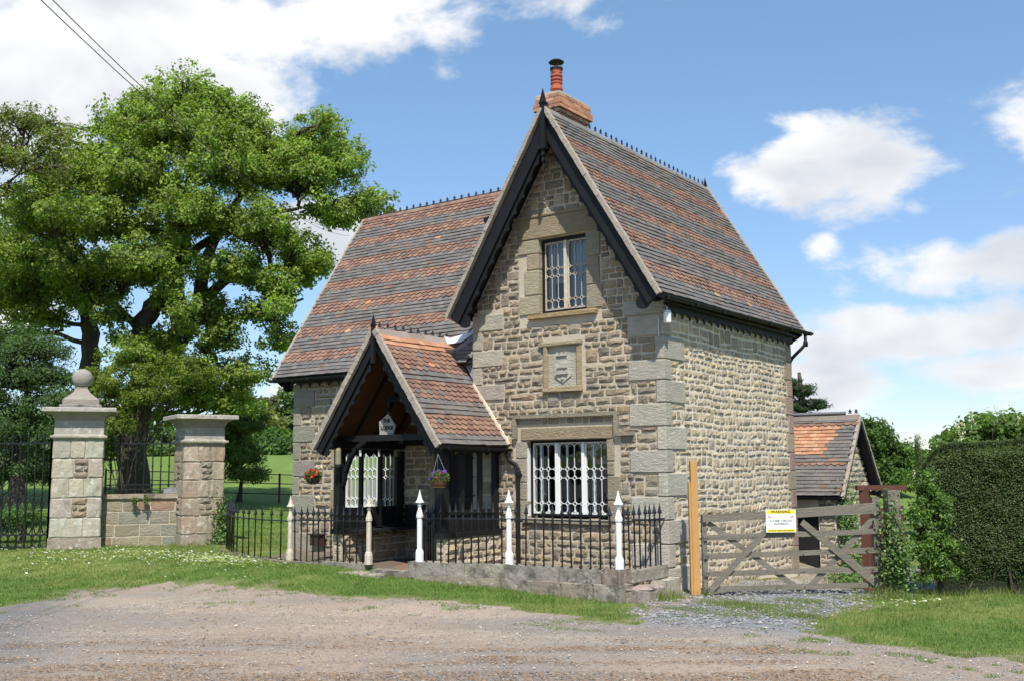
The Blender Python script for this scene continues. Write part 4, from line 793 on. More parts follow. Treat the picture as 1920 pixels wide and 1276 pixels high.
timber('wall_plate', (-6.03, -1.90, 1.94), (-5.87, .165, 2.05)); timber('wall_plate', (-3.57, -1.90, 1.94), (-3.41, -.005, 2.05)); timber('tie_beam', (-6.1, -1.60, 2.06), (-3.35, -1.50, 2.17)); timber('rear_tie_beam', (-5.85, .06, 2.01), (-3.60+-.45, .165, 2.12))
timber('boarding', (-5.86, .145, 2.13), (-4.06, .168, 2.42), m='brown'); timber('seat', (-5.82, -1.45, .40), (-5.45, .05, .44), m='blackwood')
for s_, x in ((1, -5.87),):
    mb = MB(); P = [(x+s_*.0, -1.57, 1.25), (x+s_*.06, -1.57, 1.5), (x+s_*.18, -1.57, 1.75), (x+s_*.36, -1.57, 1.95), (x+s_*.58, -1.57, 2.07)]
    for p, q in zip(P[:-1], P[1:]): mb.beam(p, tuple(np.array(q)+(np.array(q)-p)*.06), .07, .085, (0, 1, 0))
    mb.build('curved_brace', M['black'], dp)
for y in (-1.75, -1.2, -.65, -.1):   # common rafters and collars under the boards
    for s_ in (1, -1): mb = MB(); mb.beam((-4.701+s_*1.36, y, 2.04), (-4.701+s_*.03, y, 3.88), .05, .08, (0, 1, 0)); mb.build('rafter', M['black'], dp)
for y in (-1.2, -.1): timber('collar', (-5.15, y-.03, 2.78), (-4.25, y+.03, 2.88))
for yy, xx0, xx1 in ((-3.44, 0, 0),): pass
mb = MB()
for (y0, y1) in ((-1.48, -1.09), (-1.01, -.57), (-.49, -.13)):   # pointed tracery heads between the side timbers
    n = 12; top = [(y0+(y1-y0)*i/n, 0) for i in range(n+1)]; bot = [(y0+(y1-y0)*i/n, .05+.09*abs(math.cos(math.pi*i/n*2))) for i in range(n+1)]
    for X in (-3.485, -5.955): mb.strip(top, bot, 0, .025, lambda a, b, t, X=X: np.array([X+t, a, 1.93-b]))
mb.build('tracery_board', M['black'], dp)
mb = MB(); mb.box((-6.4, -1.75, -.32), (-3.2, -.15, -.22)); mb.box((-5.6, -2.05, -.34), (-4.4, -1.76, -.24)); mb.build('porch_floor', mat('red_quarry_tiles', (.22, .13, .095), .85, (6, .2), (30, .2), ((20, .004),)), house)

# things that hang from or are fixed to the lodge
sg = thing('house_sign', (-4.98, -1.36, 2.1), 'white pentagonal name board reading The Lodge hanging under the porch gable', 'sign')
mb = MB(); pts = [(-.20, .12), (-.17, .0), (-.06, .045), (.0, .055), (.06, .04), (.17, .0), (.20, .22), (.17, .34), (.0, .46), (-.19, .34)]
pts = [(-.19, .30), (-.17, .0), (-.08, .03), (0, .055), (.08, .03), (.13, 0), (.21, .22), (.03, .44)]
mb.prism(pts, -1.36, -1.335, lambda a, b, t: (-4.98+a, t, 2.12+b)); mb.build('board', mat('aged_white_board', (.34, .325, .28), .7, (8, .15), (40, .1), None), sg)
def text(s, size, loc, parent, m, rotz=0., name='lettering', ext=.003, bold=0., spacing=1.0):
    cu = bpy.data.curves.new(name, 'FONT'); cu.body = s; cu.size = size; cu.align_x = 'CENTER'; cu.align_y = 'CENTER'; cu.extrude = ext; cu.offset = bold; cu.space_character = spacing; cu.resolution_u = 3; cu.materials.append(m); tmp = bpy.data.objects.new(name, cu); me = bpy.data.meshes.new_from_object(tmp); o = bpy.data.objects.new(name, me); bpy.data.objects.remove(tmp)
    link(o, parent, loc); o.rotation_euler = (math.pi/2, 0, rotz); return o
inkm = mat('black_lettering', (.015, .015, .017), .5, (5, 0), (40, 0), None)
text('THE', .095, (-4.98, -1.364, 2.43), sg, inkm, bold=.003); text('LODGE', .095, (-4.965, -1.364, 2.30), sg, inkm, bold=.003)
mb = MB(); mb.tube([(-4.95, -1.35, 2.56), (-4.95, -1.35, 2.86)], .004, 4); mb.lathe((-4.95, -1.35, 2.55), [(0, 0), (.03, .015), (.03, .04), (0, .055)], 8); mb.build('hook', M['iron'], sg)
lt = thing('wall_lantern', (-5.79, -1.78, 1.6), 'brass cylindrical lantern hanging on the left porch post', 'lantern')
mb = MB(); mb.lathe((-5.79, -1.78, 1.64), [(.055, 0), (.055, .26), (.04, .30), (.02, .31)], 14); mb.build('lantern_glass', mat('smoky_glass', (.20, .19, .12), .18, (5, .2), (20, .2), None, .7), lt)
mb = MB(); mb.lathe((-5.79, -1.78, 1.60), [(.066, 0), (.066, .04), (.058, .05)], 14); mb.lathe((-5.79, -1.78, 1.94), [(.03, 0), (.03, .02), (.01, .04)], 10); mb.tube([(-5.79, -1.78, 1.97), (-5.82, -1.74, 2.03), (-5.88, -1.66, 2.03)], .01, 6); mb.build('lantern_base', M['iron'], lt)
wl = thing('outdoor_lamp', (.15, -.13, 3.9), 'white cylindrical outdoor lamp under the eaves corner', 'lamp')
mb = MB(); mb.lathe((.16, -.13, 3.915), [(.045, 0), (.064, .01), (.064, .17), (.055, .172)], 16); mb.build('lamp_body', M['white'], wl); mb = MB(); mb.lathe((.16, -.13, 4.087), [(.062, 0), (.062, .035), (.03, .045)], 16); mb.tube([(.16, -.13, 4.12), (.16, -.13, 4.18), (.13, -.12, 4.21), (.06, -.05, 4.21), (.04, .02, 4.2)], .012, 6); mb.build('lamp_bracket', M['galv'], wl)
mb = MB(); mb.box((-.06, -.055, 3.72), (-.035, -.035, 4.05)); mb.build('conduit', M['galv'], wl)
bx = thing('boot_scraper_box', (-8.2, -.2, -.2), 'small dark brown box by the wing wall behind the railings', 'box'); mb = MB(); mb.box((-8.30, -.1, -.02), (-8.03, .08, .20)); mb.box((-8.33, -.13, .20), (-8.0, .1, .225)); mb.build('box_body', mat('dark_brown_metal', (.05, .03, .028), .6), bx)
def basket(x, y, ztop, r, h, label, hook, cols, seed, bm_):
    b = thing('hanging_basket', (x, y, ztop-h), label, 'flower basket', 'hanging baskets on the porch'); mb = MB(); rg = np.random.default_rng(seed)
    mb.lathe((x, y, ztop-h), [(r*.35, 0), (r*.7, h*.2), (r*.92, h*.55), (r, h), (r*.93, h)], 18); mb.build('bowl', bm_, b)
    mb = MB()
    for k in range(4):
        z = ztop-h*.9+k*h*.28; q = r*(.78+.08*k); mb.tube([(x+q*math.cos(t), y+q*math.sin(t), z+.004*math.sin(5*t)) for t in np.linspace(0, 2*math.pi, 17)], .006, 4)
    mb.build('weave', bm_, b); mb = MB()
    for t in (.4, 2.5, 4.6):
        P = np.linspace((x+r*math.cos(t), y+r*math.sin(t), ztop), hook, 22)
        for i in range(len(P)-1): mb.beam(P[i], P[i]+(P[i+1]-P[i])*.8, .006 if i % 2 else .003, .003 if i % 2 else .007)
    mb.build('chain', M['galv'], b)
    V, C, F = [], [], []; 
    for i in range(900):
        a = rg.uniform(0, 6.28); q = r*math.sqrt(rg.uniform(0, 1.35)); z = ztop+rg.uniform(-.02, .11)-.05*(q/r)**2; p = np.array([x+q*math.cos(a), y+q*math.sin(a), z]); d1 = rg.normal(0, 1, 3); d1 /= np.linalg.norm(d1); d2 = np.cross(d1, rg.normal(0, 1, 3)); d2 /= np.linalg.norm(d2); s = .016; n = len(V)
        V += [p-d1*s, p+d2*s*.5, p+d1*s, p-d2*s*.5]; F.append((n, n+1, n+2, n+3)); c = np.array([.07, .15, .03])*rg.uniform(.6, 1.5); C += [c]*4
    obj('foliage', mesh_np('foliage', np.array(V), np.array(F), M['leaf'], np.array(C)), b, kind='stuff')
    for i in range(30):
        a = rg.uniform(0, 6.28); q = r*rg.uniform(.3, 1.35); p = np.array([x+q*math.cos(a), y+q*math.sin(a)*.9, ztop+rg.uniform(.02, .13)-.06*(q/r)**2]); nrm = np.array([.3*math.cos(a)+.3, -.8+.3*math.sin(a), .5]); nrm /= np.linalg.norm(nrm); t1 = np.cross(nrm, (0, 0, 1)); t1 /= np.linalg.norm(t1); t2 = np.cross(nrm, t1); s = rg.uniform(.018, .030)
        col = np.array(cols[rg.integers(len(cols))]); mb = MB()
        V = [p-nrm*.008]+[p+s*(1+.12*(k % 2))*(math.cos(k*math.pi/5)*t1+math.sin(k*math.pi/5)*t2)+nrm*.004*(k % 2) for k in range(10)]
        me = mesh_np('flower', np.array(V), np.array([(0, k+1, (k+1) % 10+1) for k in range(10)]), M['petal'], np.concatenate([[col*.8+np.array([.2, .15, 0])*.2], np.tile(col, (10, 1))])); obj('flower', me, b)
basket(-6.22, -1.99, 1.45, .145, .17, 'dark hanging basket of red and yellow flowers at the left porch foot', (-6.2, -2.0, 1.80), [(.55, .015, .02), (.50, .012, .02), (.55, .02, .03), (.52, .015, .02), (.60, .42, .03)], 71, mat('dark_wicker', (.045, .035, .028), .85, (20, .3), (90, .4), ((80, .006),)))
basket(-3.2, -1.99, 1.42, .15, .19, 'brown wicker hanging basket of purple and red flowers at the right porch foot', (-3.2, -2.02, 1.80), [(.10, .02, .32), (.13, .025, .38), (.12, .03, .30), (.09, .02, .28), (.14, .03, .36), (.50, .03, .06)], 72, M['basket'])
# ---------------------------------------------------------------- railings round the lodge
def picket_mesh(h=1.0, rail=.74):
    mb = MB(); mb.lathe((0, 0, 0), [(.0135, 0), (.0135, rail-.05), (.015, rail-.045), (.022, rail-.02), (.022, rail+.015), (.013, rail+.035), (.016, rail+.07), (.010, rail+.085)], 6)
    mb.lathe((0, 0, rail+.085), [(.012, 0), (.040, .012), (.034, .035), (.018, .09), (.003, h-rail-.085), (0, h-rail-.08)], 6)
    me = mb.build('picket', M['iron'], mesh_only=True); me.polygons.foreach_set('use_smooth', np.ones(len(me.polygons), bool)); return me
PK = picket_mesh(); mbx = MB(); mbx.lathe((0, 0, 0), [(.0115, 0), (.0115, .69), (.022, .72), (.022, .755), (.013, .765)], 6); PK0 = mbx.build('picket', M['iron'], mesh_only=True)
def railing(pts, z0, z1, n, label, broken=(), rail=.74, ht=1.0, name='iron_railing', low=False, cat='railing'):
    """pts: plan polyline; pickets evenly along it from height z0 (first) to z1 (last)"""
    P = np.array(pts, float); seg = np.linalg.norm(np.diff(P, axis=0), axis=1); cum = np.concatenate([[0], np.cumsum(seg)]); L = cum[-1]
    at = lambda d: np.array([np.interp(d, cum, P[:, 0]), np.interp(d, cum, P[:, 1])])
    t = thing(name, (*at(L/2), (z0+z1)/2), label, cat, 'black iron railings round the lodge'); mb = MB(); m = max(2, int(L/.25)); prev = None
    for i in range(m+1):
        q = at(L*i/m); z = z0+(z1-z0)*i/m; cur = np.array([q[0], q[1], z+rail])
        if prev is not None:
            mb.beam(prev, cur+(cur-prev)*.02, .022, .022)
            if low: mb.beam(prev-[0, 0, rail-.08], cur-[0, 0, rail-.08], .02, .02)
        prev = cur
    mb.build('rail', M['iron'], t)
    for i in range(n):
        q = at(L*(i+.9)/(n+.8)); z = z0+(z1-z0)*(i+.9)/(n+.8); o = obj('picket', PK0 if i in broken else PK, t, (q[0], q[1], z)); o.scale = (1, 1, ht); o.rotation_euler = (R_.normal(0, .012), R_.normal(0, .012), R_.uniform(0, 1))
    return t
PS = {5: (-.12, -1.38, -.02), 4: (-2.19, -1.40, -.02), 3: (-3.84, -1.74, -.03), 2: (-4.92, -1.86, -.11), 1: (-7.02, -1.80, -.15)}
def fence_post(p, m, label, square=True):
    x, y, z = p; t = thing('fence_post', (x, y, z), label, 'post', 'cast iron fence posts'); mb = MB()
    mb.lathe((x, y, z), [(.072, 0), (.072, .16), (.062, .20), (.046, .225), (.046, .74), (.060, .755), (.062, .80), (.05, .815)], 8); mb.build('shaft', M[m], t)
    mb = MB(); mb.lathe((x, y, z), [(.055, .81), (.042, .86), (.030, .90), (.026, .93), (.040, .95), (.042, .965), (.026, .985), (.024, 1.0)], 12); mb.build('collar', M[m], t)
    mb = MB(); mb.lathe((x, y, z), [(.02, .995), (.078, 1.008), (.078, 1.018), (.052, 1.05), (.032, 1.11), (.014, 1.18), (.006, 1.22), (0, 1.221)], 8); mb.build('spire', M[m], t, smooth=False)
fence_post(PS[5], 'white', 'bright white fence post on the stone at the right corner of the railings'); fence_post(PS[4], 'white', 'white fence post in front of the ground floor window, left side'); fence_post(PS[3], 'white', 'white gate post right of the porch entrance with gate leaf'); fence_post(PS[2], 'cream', 'peeling cream gate post left of the porch entrance'); fence_post(PS[1], 'cream', 'cream stone coloured fence post at the wing corner')
xy = lambda k: PS[k][:2]
railing([xy(4), xy(5)], -.02, -.02, 11, 'black spearhead railing below the lattice window between two white posts', broken=(2,)); railing([xy(3), xy(4)], -.03, -.02, 11, 'black spearhead railing beside the porch with hanging basket above')
railing([xy(1), xy(2)], -.13, -.10, 12, 'black spearhead railing left of the porch entrance in front of the wing wall'); railing([xy(5), (-.03, -.05)], -.02, -.02, 8, 'short black railing returning to the cottage corner')
railing([(-11.9, .85), (-10.7, -.35), (-9.3, -1.25), (-7.9, -1.72), xy(1)], -.15, -.15, 12 if False else 17, 'long curved black railing running from the stone pier to the wing corner', low=False)
gt = thing('garden_gate', (-3.95, -1.70, -.1), 'narrow black iron garden gate standing open inside the entrance', 'gate'); d = np.array([-4.2+3.93, .55, 0.]); d /= np.linalg.norm(d)
b = np.array([-3.93, -1.70, 0])
for z in (.70, -.08): mb = MB(); mb.beam(b+[0, 0, z], b+d*.95+[0, 0, z], .02, .03); mb.build('rail', M['iron'], gt)
for i in range(7): o = obj('picket', PK, gt, tuple(b+d*(.03+.148*i)+[0, 0, -.12])); o.scale = (1.1, 1.1, .96)
# stone plinth under the railings: big worn kerbs
pl = thing('fence_plinth', (-2, -1.4, -.5), 'low weathered sandstone plinth carrying the white posted railings', 'plinth'); c_ = (.26, .235, .195)
def kerb(p, q, w, z0, z1, c=c_, parent=pl, ch=.016, j=.006, m='plinth', name='kerb_stone'):
    p, q = np.array(p, float), np.array(q, float); d = q-p; L = np.linalg.norm(d); d /= L; s_ = np.array([-d[1], d[0]]); bm = bmesh.new(); bmesh.ops.create_cube(bm, size=1); bmesh.ops.subdivide_edges(bm, edges=[e for e in bm.edges if abs((e.verts[0].co-e.verts[1].co).x) > .5], cuts=3)
    for v in bm.verts: a = v.co.copy(); xyp = (p+q)/2+d*a.x*(L-.012)+s_*a.y*w; v.co = Vector((xyp[0], xyp[1], (z0+z1)/2+a.z*(z1-z0)))
    bmesh.ops.bevel(bm, geom=[e for e in bm.edges if len(e.link_faces) == 2 and e.calc_face_angle() > 1], offset=ch, segments=2, affect='EDGES')
    for v in bm.verts: v.co += Vector(R_.uniform(-j, j, 3))
    me = bpy.data.meshes.new(name); bm.to_mesh(me); bm.free(); me.materials.append(M[m]); at = me.color_attributes.new('col', 'FLOAT_COLOR', 'POINT'); at.data.foreach_set('color', np.tile([*hexjit(c, .1), 1], len(me.vertices)).astype(np.float32)); return obj(name, me, parent)
A5, A4, A3 = np.array([-.02, -1.38]), np.array(xy(4)), np.array(xy(3))
for a, b in ((.14, .50), (.52, .99)): kerb(A5+(A4-A5)*a, A5+(A4-A5)*b, .26, -.24, -.02)
kerb(A5+(A4-A5)*.0+[-.02, 0], A5+(A4-A5)*.135, .30, -.36, -.015, (.26, .205, .175), ch=.03)
kerb(A4, A4+(A3-A4)*.45, .26, -.24, -.025); kerb(A4+(A3-A4)*.46, A4+(A3-A4)*1.08, .27, -.26, -.03)
kerb((-.12, -1.20), (-.10, -.02), .26, -.22, -.02, (.25, .225, .185)); 
for a, b in ((0, .2), (.21, .45), (.46, .7), (.71, 1.0)): kerb(np.array([.06, -1.52])+(A4+[0, -.1]-[.06, -1.52])*a, np.array([.06, -1.52])+(A4+[0, -.1]-[.06, -1.52])*b, .34, -.56, -.22-.03*a, (.28, .24, .195), j=.012)
kerb((.10, -1.5), (.12, -.62), .28, -.60, -.27, (.36, .29, .25), j=.025); kerb((.13, -.6), (.10, -.05), .26, -.60, -.23, (.40, .36, .29), ch=.02)
kerb(A4+[0, -.12], A3+[.1, -.12], .30, -.52, -.24, (.27, .22, .17), j=.015)
A2, A1 = np.array(xy(2)), np.array(xy(1)); kerb(A2+[-.05, 0], A2+(A1-A2)*.5, .24, -.30, -.11, (.27, .245, .20)); kerb(A2+(A1-A2)*.51, A1, .22, -.32, -.15, (.22, .20, .165))
for a, b in (((-7.1, -1.8), (-8.6, -1.5)), ((-8.62, -1.5), (-10.0, -.9)), ((-10.02, -.88), (-11.2, .1))): kerb(a, b, .2, -.32, -.16, (.24, .20, .16))
kerb((-5.35, -2.25), (-4.25, -2.05), .45, -.34, -.215, (.34, .30, .25), m='plinth', name='step_stone'); kerb((-4.7, -1.95), (-4.0, -1.85), .3, -.34, -.17, (.27, .24, .20), name='step_stone')

# ---------------------------------------------------------------- gate piers and the wall between them
def pier(name, x, y, ang, s, z0, H, label, ball):
    t = thing(name, (x, y, z0), label, 'pier'); U = np.array([math.cos(ang), math.sin(ang)]); Vv = np.array([-U[1], U[0]]); h = s/2; rg = np.random.default_rng(int(x*-100)); 
    qc = (.37, .33, .26) if ball else (.34, .28, .205)
    core = MB(); f2 = lambda a, b, tt: np.array([x+U[0]*a+Vv[0]*b, y+U[1]*a+Vv[1]*b, tt]); sq = lambda k: [(-k, -k), (k, -k), (k, k), (-k, k)]
    core.prism(sq(h-.012), z0-.3, z0+H, f2); core.build('core', M['mortar'], t)
    faces = [(np.array([x, y, 0])-np.array([*Vv, 0])*h, np.array([*U, 0]), -np.array([*Vv, 0])), (np.array([x, y, 0])-np.array([*U, 0])*h, -np.array([*Vv, 0]), -np.array([*U, 0])), (np.array([x, y, 0])+np.array([*U, 0])*h, np.array([*Vv, 0]), np.array([*U, 0])), (np.array([x, y, 0])+np.array([*Vv, 0])*h, -np.array([*U, 0]), np.array([*Vv, 0]))]
    # base course
    b = MB(); b.prism(sq(h+.035), z0-.3, z0+.26, f2, (.30, .25, .20)); b.build('base_stone', M['oldstone'], t)
    nz = z0+H*.775; lv = np.linspace(z0+.27, nz, 6); add = []
    for k, (z_a, z_b) in enumerate(zip(lv[:-1], lv[1:])):
        for fi, (O, Ud, Nd) in enumerate(faces):
            fr = (O, Ud, Nd); w0 = s*(.42 if (k+fi) % 2 else .34); w1 = s*(.28 if (k+fi) % 2 else .36)
            for (ua, ub, kind) in ((-h, -h+w0, 'd'), (h-w1, h, 'd')): Vx = stone(fr, ua-.006, ub+.006, z_a, z_b, .014, rg, .005, None, 1.0, .03); add.append((Vx, hexjit(qc, .14), 'quoin'))
            m0, m1 = -h+w0, h-w1; n = 2+(k % 2)
            if k % 2 == 0:
                Vx = stone(fr, m0, m1, z_a, z_b, .014, rg, .005, None, 1.0, .03); add.append((Vx, hexjit(qc, .1), 'quoin'))
            else:
                for q in range(n):
                    za_, zb_ = z_a+(z_b-z_a)*q/n, z_a+(z_b-z_a)*(q+1)/n
                    if q % 2: sp = m0+(m1-m0)*rg.uniform(.4, .7); pr = [(m0, sp), (sp, m1)]
                    else: pr = [(m0, m1)]
                    for (a_, b_) in pr: add.append((stone(fr, a_, b_, za_, zb_, .028, rg, .008), np.array(BROWN[rg.integers(6)]), 'stone'))
    for Vx, c, nm in add: cen = Vx.mean(0); obj(nm, mesh_np(nm, Vx-cen, SF, M['oldstone' if nm == 'quoin' else 'stone'], np.tile(c, (30, 1))), t, cen)
    def ring(prof, nm, m='oldstone', c=(.34, .315, .26)):
        mb = MB(); n = len(prof); V = [f2(sx*k, sy*k, z0+zz) for (k, zz) in prof for sx, sy in ((-1, -1), (1, -1), (1, 1), (-1, 1))]
        F = [(i*4+j, i*4+(j+1) % 4, i*4+4+(j+1) % 4, i*4+4+j) for i in range(n-1) for j in range(4)]+[(3, 2, 1, 0), tuple((n-1)*4+j for j in range(4))]; mb.add(V, F, c); me_o = mb.build(nm, M[m], t)
        return me_o
    q = H*.775; ring([(h+.0, q-.01), (h+.04, q+.02), (h+.075, q+.045), (h+.075, q+.085), (h+.02, q+.10), (h-.005, q+.12)], 'neck_moulding'); ring([(h, q+.10), (h, H-.32)], 'frieze', c=(.33, .31, .27)); ring([(h, H-.29), (h+.015, H-.22), (h+.07, H-.15), (h+.17, H-.10), (h+.17, H-.085)], 'cornice', 'dressed', (.33, .31, .26)); ring([(h+.24, H-.10), (h+.25, H-.09), (h+.25, H-.015), (h+.23, H), (.1, H+.01)], 'cap_slab', 'oldstone', (.37, .35, .30))
    if ball:
        ring([(h*.86, H), (h*.86, H+.07), (h*.82, H+.085)], 'cap_step', 'plinth', (.22, .20, .18)); ring([(h*.74, H+.08), (h*.74, H+.20), (h*.70, H+.22), (h*.52, H+.29), (h*.34, H+.38), (h*.24, H+.46), (h*.24, H+.50)], 'ball_base', 'dressed', (.32, .285, .24))
        mb = MB(); R = .225; cz = H+.49+R*.96; mb.lathe((x, y, z0+cz-R), [(R*math.sin(a), R-R*math.cos(a)) for a in np.linspace(.12, math.pi-.02, 22)], 30, (.34, .315, .275)); mb.build('ball', M['dressed'], t, smooth=True)
    return t
pier('gate_pier', -14.10, -1.87, math.radians(56.4), 1.04, -.19, 3.17, 'tall stone gate pier crowned with a ball finial', True)
pier('gate_pier', -12.35, .13, math.radians(67), .92, -.17, 3.0, 'stone gate pier with a flat cap and no ball', False)
# low ashlar wall between the piers, coping, iron panel
lw = thing('boundary_wall', (-13.1, -.75, -.2), 'low coursed sandstone wall between the two gate piers', 'wall'); P0, P1 = np.array([-13.72, -1.45]), np.array([-12.42, -.08]); Dw = (P1-P0); Lw = np.linalg.norm(Dw); Dw /= Lw; Nw = np.array([Dw[1], -Dw[0]])
mb = MB(); mid = (P0+P1)/2; mb.obox((*(mid-Nw*.14), .35), (*Dw, 0), (*Nw, 0), (0, 0, 1), Lw/2, .14, .56); mb.build('wall_core', M['mortar'], lw); rg = np.random.default_rng(5)
fr = (np.array([*P0, 0]), np.array([*Dw, 0]), np.array([*Nw, 0]))
for (ua, ub, za, zb) in courses(-.05, Lw+.05, [-.25, .05, .33, .62, .90], [], rg, .42, .29, None, 0): Vx = stone(fr, ua, ub, za, zb, .012, rg, .005, None, .6, .03); cen = Vx.mean(0); obj('stone', mesh_np('stone', Vx-cen, SF, M['dressed'], np.tile(hexjit([(.33, .29, .215), (.31, .22, .15), (.29, .27, .22), (.35, .30, .21), (.29, .25, .18)][rg.integers(5)], .1), (30, 1))), lw, cen)
cp = kerb(P0-Nw*.14-Dw*.05, P1-Nw*.14+Dw*.05, .40, .905, 1.02, (.27, .23, .165), parent=lw, ch=.012, j=.003, name='coping')
st = thing('stone_block', (*(P0+Dw*Lw*.80-Nw*.12), 1.02), 'loose grey stone block lying on the wall coping', 'block'); bb = P0+Dw*Lw*.80-Nw*.1; mb = MB(); mb.obox((*bb, 1.075), (*Dw, 0), (*Nw, 0), (0, 0, 1), .19, .09, .05, (.25, .25, .27)); mb.obox((*(bb+Dw*.02), 1.145), (*Dw, 0), (*Nw, 0), (0, 0, 1), .14, .07, .018, (.22, .22, .23)); mb.build('block', M['plinth'], st)
pn = thing('wall_railing', (*mid, 1.02), 'iron spearhead panel standing on the low wall between the gate piers', 'railing'); b0 = np.array([*(P0-Nw*.14), 1.03]); mb = MB()
for z in (.10, .20, 1.16): mb = MB(); mb.beam(b0+[0, 0, z], b0+np.array([*Dw, 0])*Lw+[0, 0, z], .03, .025 if z > .15 else .02); mb.build('rail', M['iron'], pn); mbx = MB(); mbx.lathe((0, 0, 0), [(.019, 0), (.019, .17), (.034, .2), (.019, .24), (.016, .62), (.028, .65), (.016, .68), (.016, 1.12), (.03, 1.15), (.018, 1.2), (.025, 1.25), (.05, 1.265), (.02, 1.34), (0, 1.44)], 6); PT = mbx.build('picket', M['iron'], mesh_only=True)
for i in range(10): o = obj('picket', PT, pn, tuple(b0+np.array([*Dw, 0])*(Lw*(i+.6)/10.2))); o.scale = (1, 1, .97)
# the big entrance gate: uprights, pointed-arch band, rails
eg = thing('entrance_gate', (-15.8, -3.4, -.2), 'tall ornate black iron entrance gate closed beside the ball topped pier', 'gate'); g0 = np.array([-14.40, -2.36, -.17]); gd = np.array([-.80, -.60, 0.]); gl = 2.6; mb = MB()
for z, w in ((2.36, .035), (1.18, .035), (.30, .03), (.02, .05)): mb = MB(); mb.beam(g0+[0, 0, z], g0+gd*gl+[0, 0, z], w, w); mb.build('rail', M['iron'], eg); mb = MB(); mb.beam(g0+[0, 0, .0], g0+[0, 0, 2.42], .05, .05, (0, 1, 0)); mb.lathe(g0+[0, 0, 2.42], [(.05, 0), (.06, .04), (.03, .07), (.03, .12), (0, .2)], 8); mb.build('stile', M['iron'], eg)
mbx = MB(); mbx.lathe((0, 0, 1.0), [(.018, 0), (.036, .12), (.022, .16), (.036, .22), (.018, .28), (.018, .68), (.028, .70), (.018, .72), (.018, 1.3), (.034, 1.35), (.016, 1.42), (.02, 1.48), (.038, 1.49), (.018, 1.55), (0, 1.64)], 6); BT = mbx.build('bar', M['iron'], mesh_only=True)
for i in range(1, 15): obj('bar', BT, eg, tuple(g0+gd*(gl*i/14.5)))
for i in range(1, 15):
    c = g0+gd*(gl*(i-.5)/14.5); mb = MB(); hw = gl/14.5*.5
    for cz, hh in ((.70, .38), (.16, .16)):
        P = [c+gd*hw*s_*math.sin(a)*1.0+[0, 0, cz+hh*math.cos(a)*(1.0)] for s_ in (1,) for a in np.linspace(0, 2*math.pi, 15)]; mb.tube(P, .016, 5, caps=False)
    mb.tube([c+gd*hw+[0, 0, .0], c+gd*hw+[0, 0, 1.2]], .013, 5); mb.build('pointed_arch', M['iron'], eg)

# ---------------------------------------------------------------- field gate, its posts, the warning sign
A = np.array([.60, .00, 0]); B = np.array([2.84, 1.90, 0]); Gd = (B-A)/np.linalg.norm(B-A); GL = np.linalg.norm(B-A); Gn = np.array([Gd[1], -Gd[0], 0])
fg = thing('field_gate', (1.72, .95, -.42), 'weathered grey five bar wooden field gate closed across the slate drive', 'gate')
def bar(name, u0, z0_, u1, z1_, h0, th=.03, off=0., h1=None, mt='greywood', nseg=1):
    P = A+Gd*u0+Gn*off; Q = A+Gd*u1+Gn*off; h1 = h1 or h0; d = np.array([u1-u0, z1_-z0_]); L = np.hypot(*d); dn_ = np.array([-d[1], d[0]])/L; mb = MB(); V = []; n = 6
    for k in range(n+1):
        s_ = k/n; hh = (h0+(h1-h0)*s_)/2; u = u0+d[0]*s_; z = z0_+d[1]*s_
        for sg_, o_ in ((-1, -th/2), (1, -th/2), (1, th/2), (-1, th/2)): V.append(A+Gd*(u+dn_[0]*hh*sg_)+Gn*(off+o_)+np.array([0, 0, z+dn_[1]*hh*sg_+R_.normal(0, .0025)]))
    F = [(k*4+j, k*4+(j+1) % 4, k*4+4+(j+1) % 4, k*4+4+j) for k in range(n) for j in range(4)]+[(3, 2, 1, 0), tuple(n*4+j for j in range(4))]
    mb.add(V, F); return mb.build(name, M[mt], fg)
bar('top_rail', .02, .73, GL*.998, .87, .105, .07, 0, .165); 
for zl, zr in ((.425, .50), (.135, .195), (-.14, -.10), (-.38, -.345)): bar('rail', .03, zl, GL-.02, zr, .085, .026)
bar('stile', .055, -.45, .055, .80, .08, .065, -.048); bar('stile', GL-.02, -.47, GL-.02, 1.05, .125, .075, -.06)
bar('brace', .09, -.42, 1.18, .66, .095, .026, .030); bar('brace', GL*.56, .66, GL+.0, -.40, .10, .026, .030, .14); bar('brace', .12, .66, 1.60, -.42, .085, .024, -.030); bar('brace', 1.70, -.42, GL-.06, .72, .085, .024, -.030)
mb = MB()
for u in (.055, .09, 1.18, GL-.05, GL*.56): 
    for z in (.42, .14, -.13, -.37): mb.obox(A+Gd*u+Gn*.046+np.array([0, 0, z]), Gd, Gn, (0, 0, 1), .009, .004, .009)
mb.build('bolts', M['iron'], fg)
sn = thing('warning_sign', tuple(A+Gd*1.28+Gn*.07+[0, 0, .68]), 'white and yellow closed circuit television warning sign on the gate', 'sign'); so2 = A+Gd*1.285+Gn*.075+np.array([0, 0, .685]); rz = math.atan2(Gd[1], Gd[0])
yel = mat('yellow_plate', (.80, .66, .02), .45, (5, .05), (40, .03), None); wht = mat('white_plate', (.80, .81, .82), .4, (5, .03), (40, .03), None); redm = mat('red_print', (.55, .02, .02), .5, (5, 0), (40, 0), None); greym = mat('faded_print', (.48, .50, .53), .5, (5, 0), (40, 0), None)
mb = MB(); mb.obox(so2, Gd, Gn, (0, 0, 1), .245, .003, .18); mb.build('plate', wht, sn); fo = Gn*.004
mb = MB(); mb.obox(so2+fo+[0, 0, .145], Gd, Gn, (0, 0, 1), .232, .0015, .028); mb.obox(so2+fo+[0, 0, -.152], Gd, Gn, (0, 0, 1), .232, .0015, .020); mb.build('yellow_band', yel, sn)
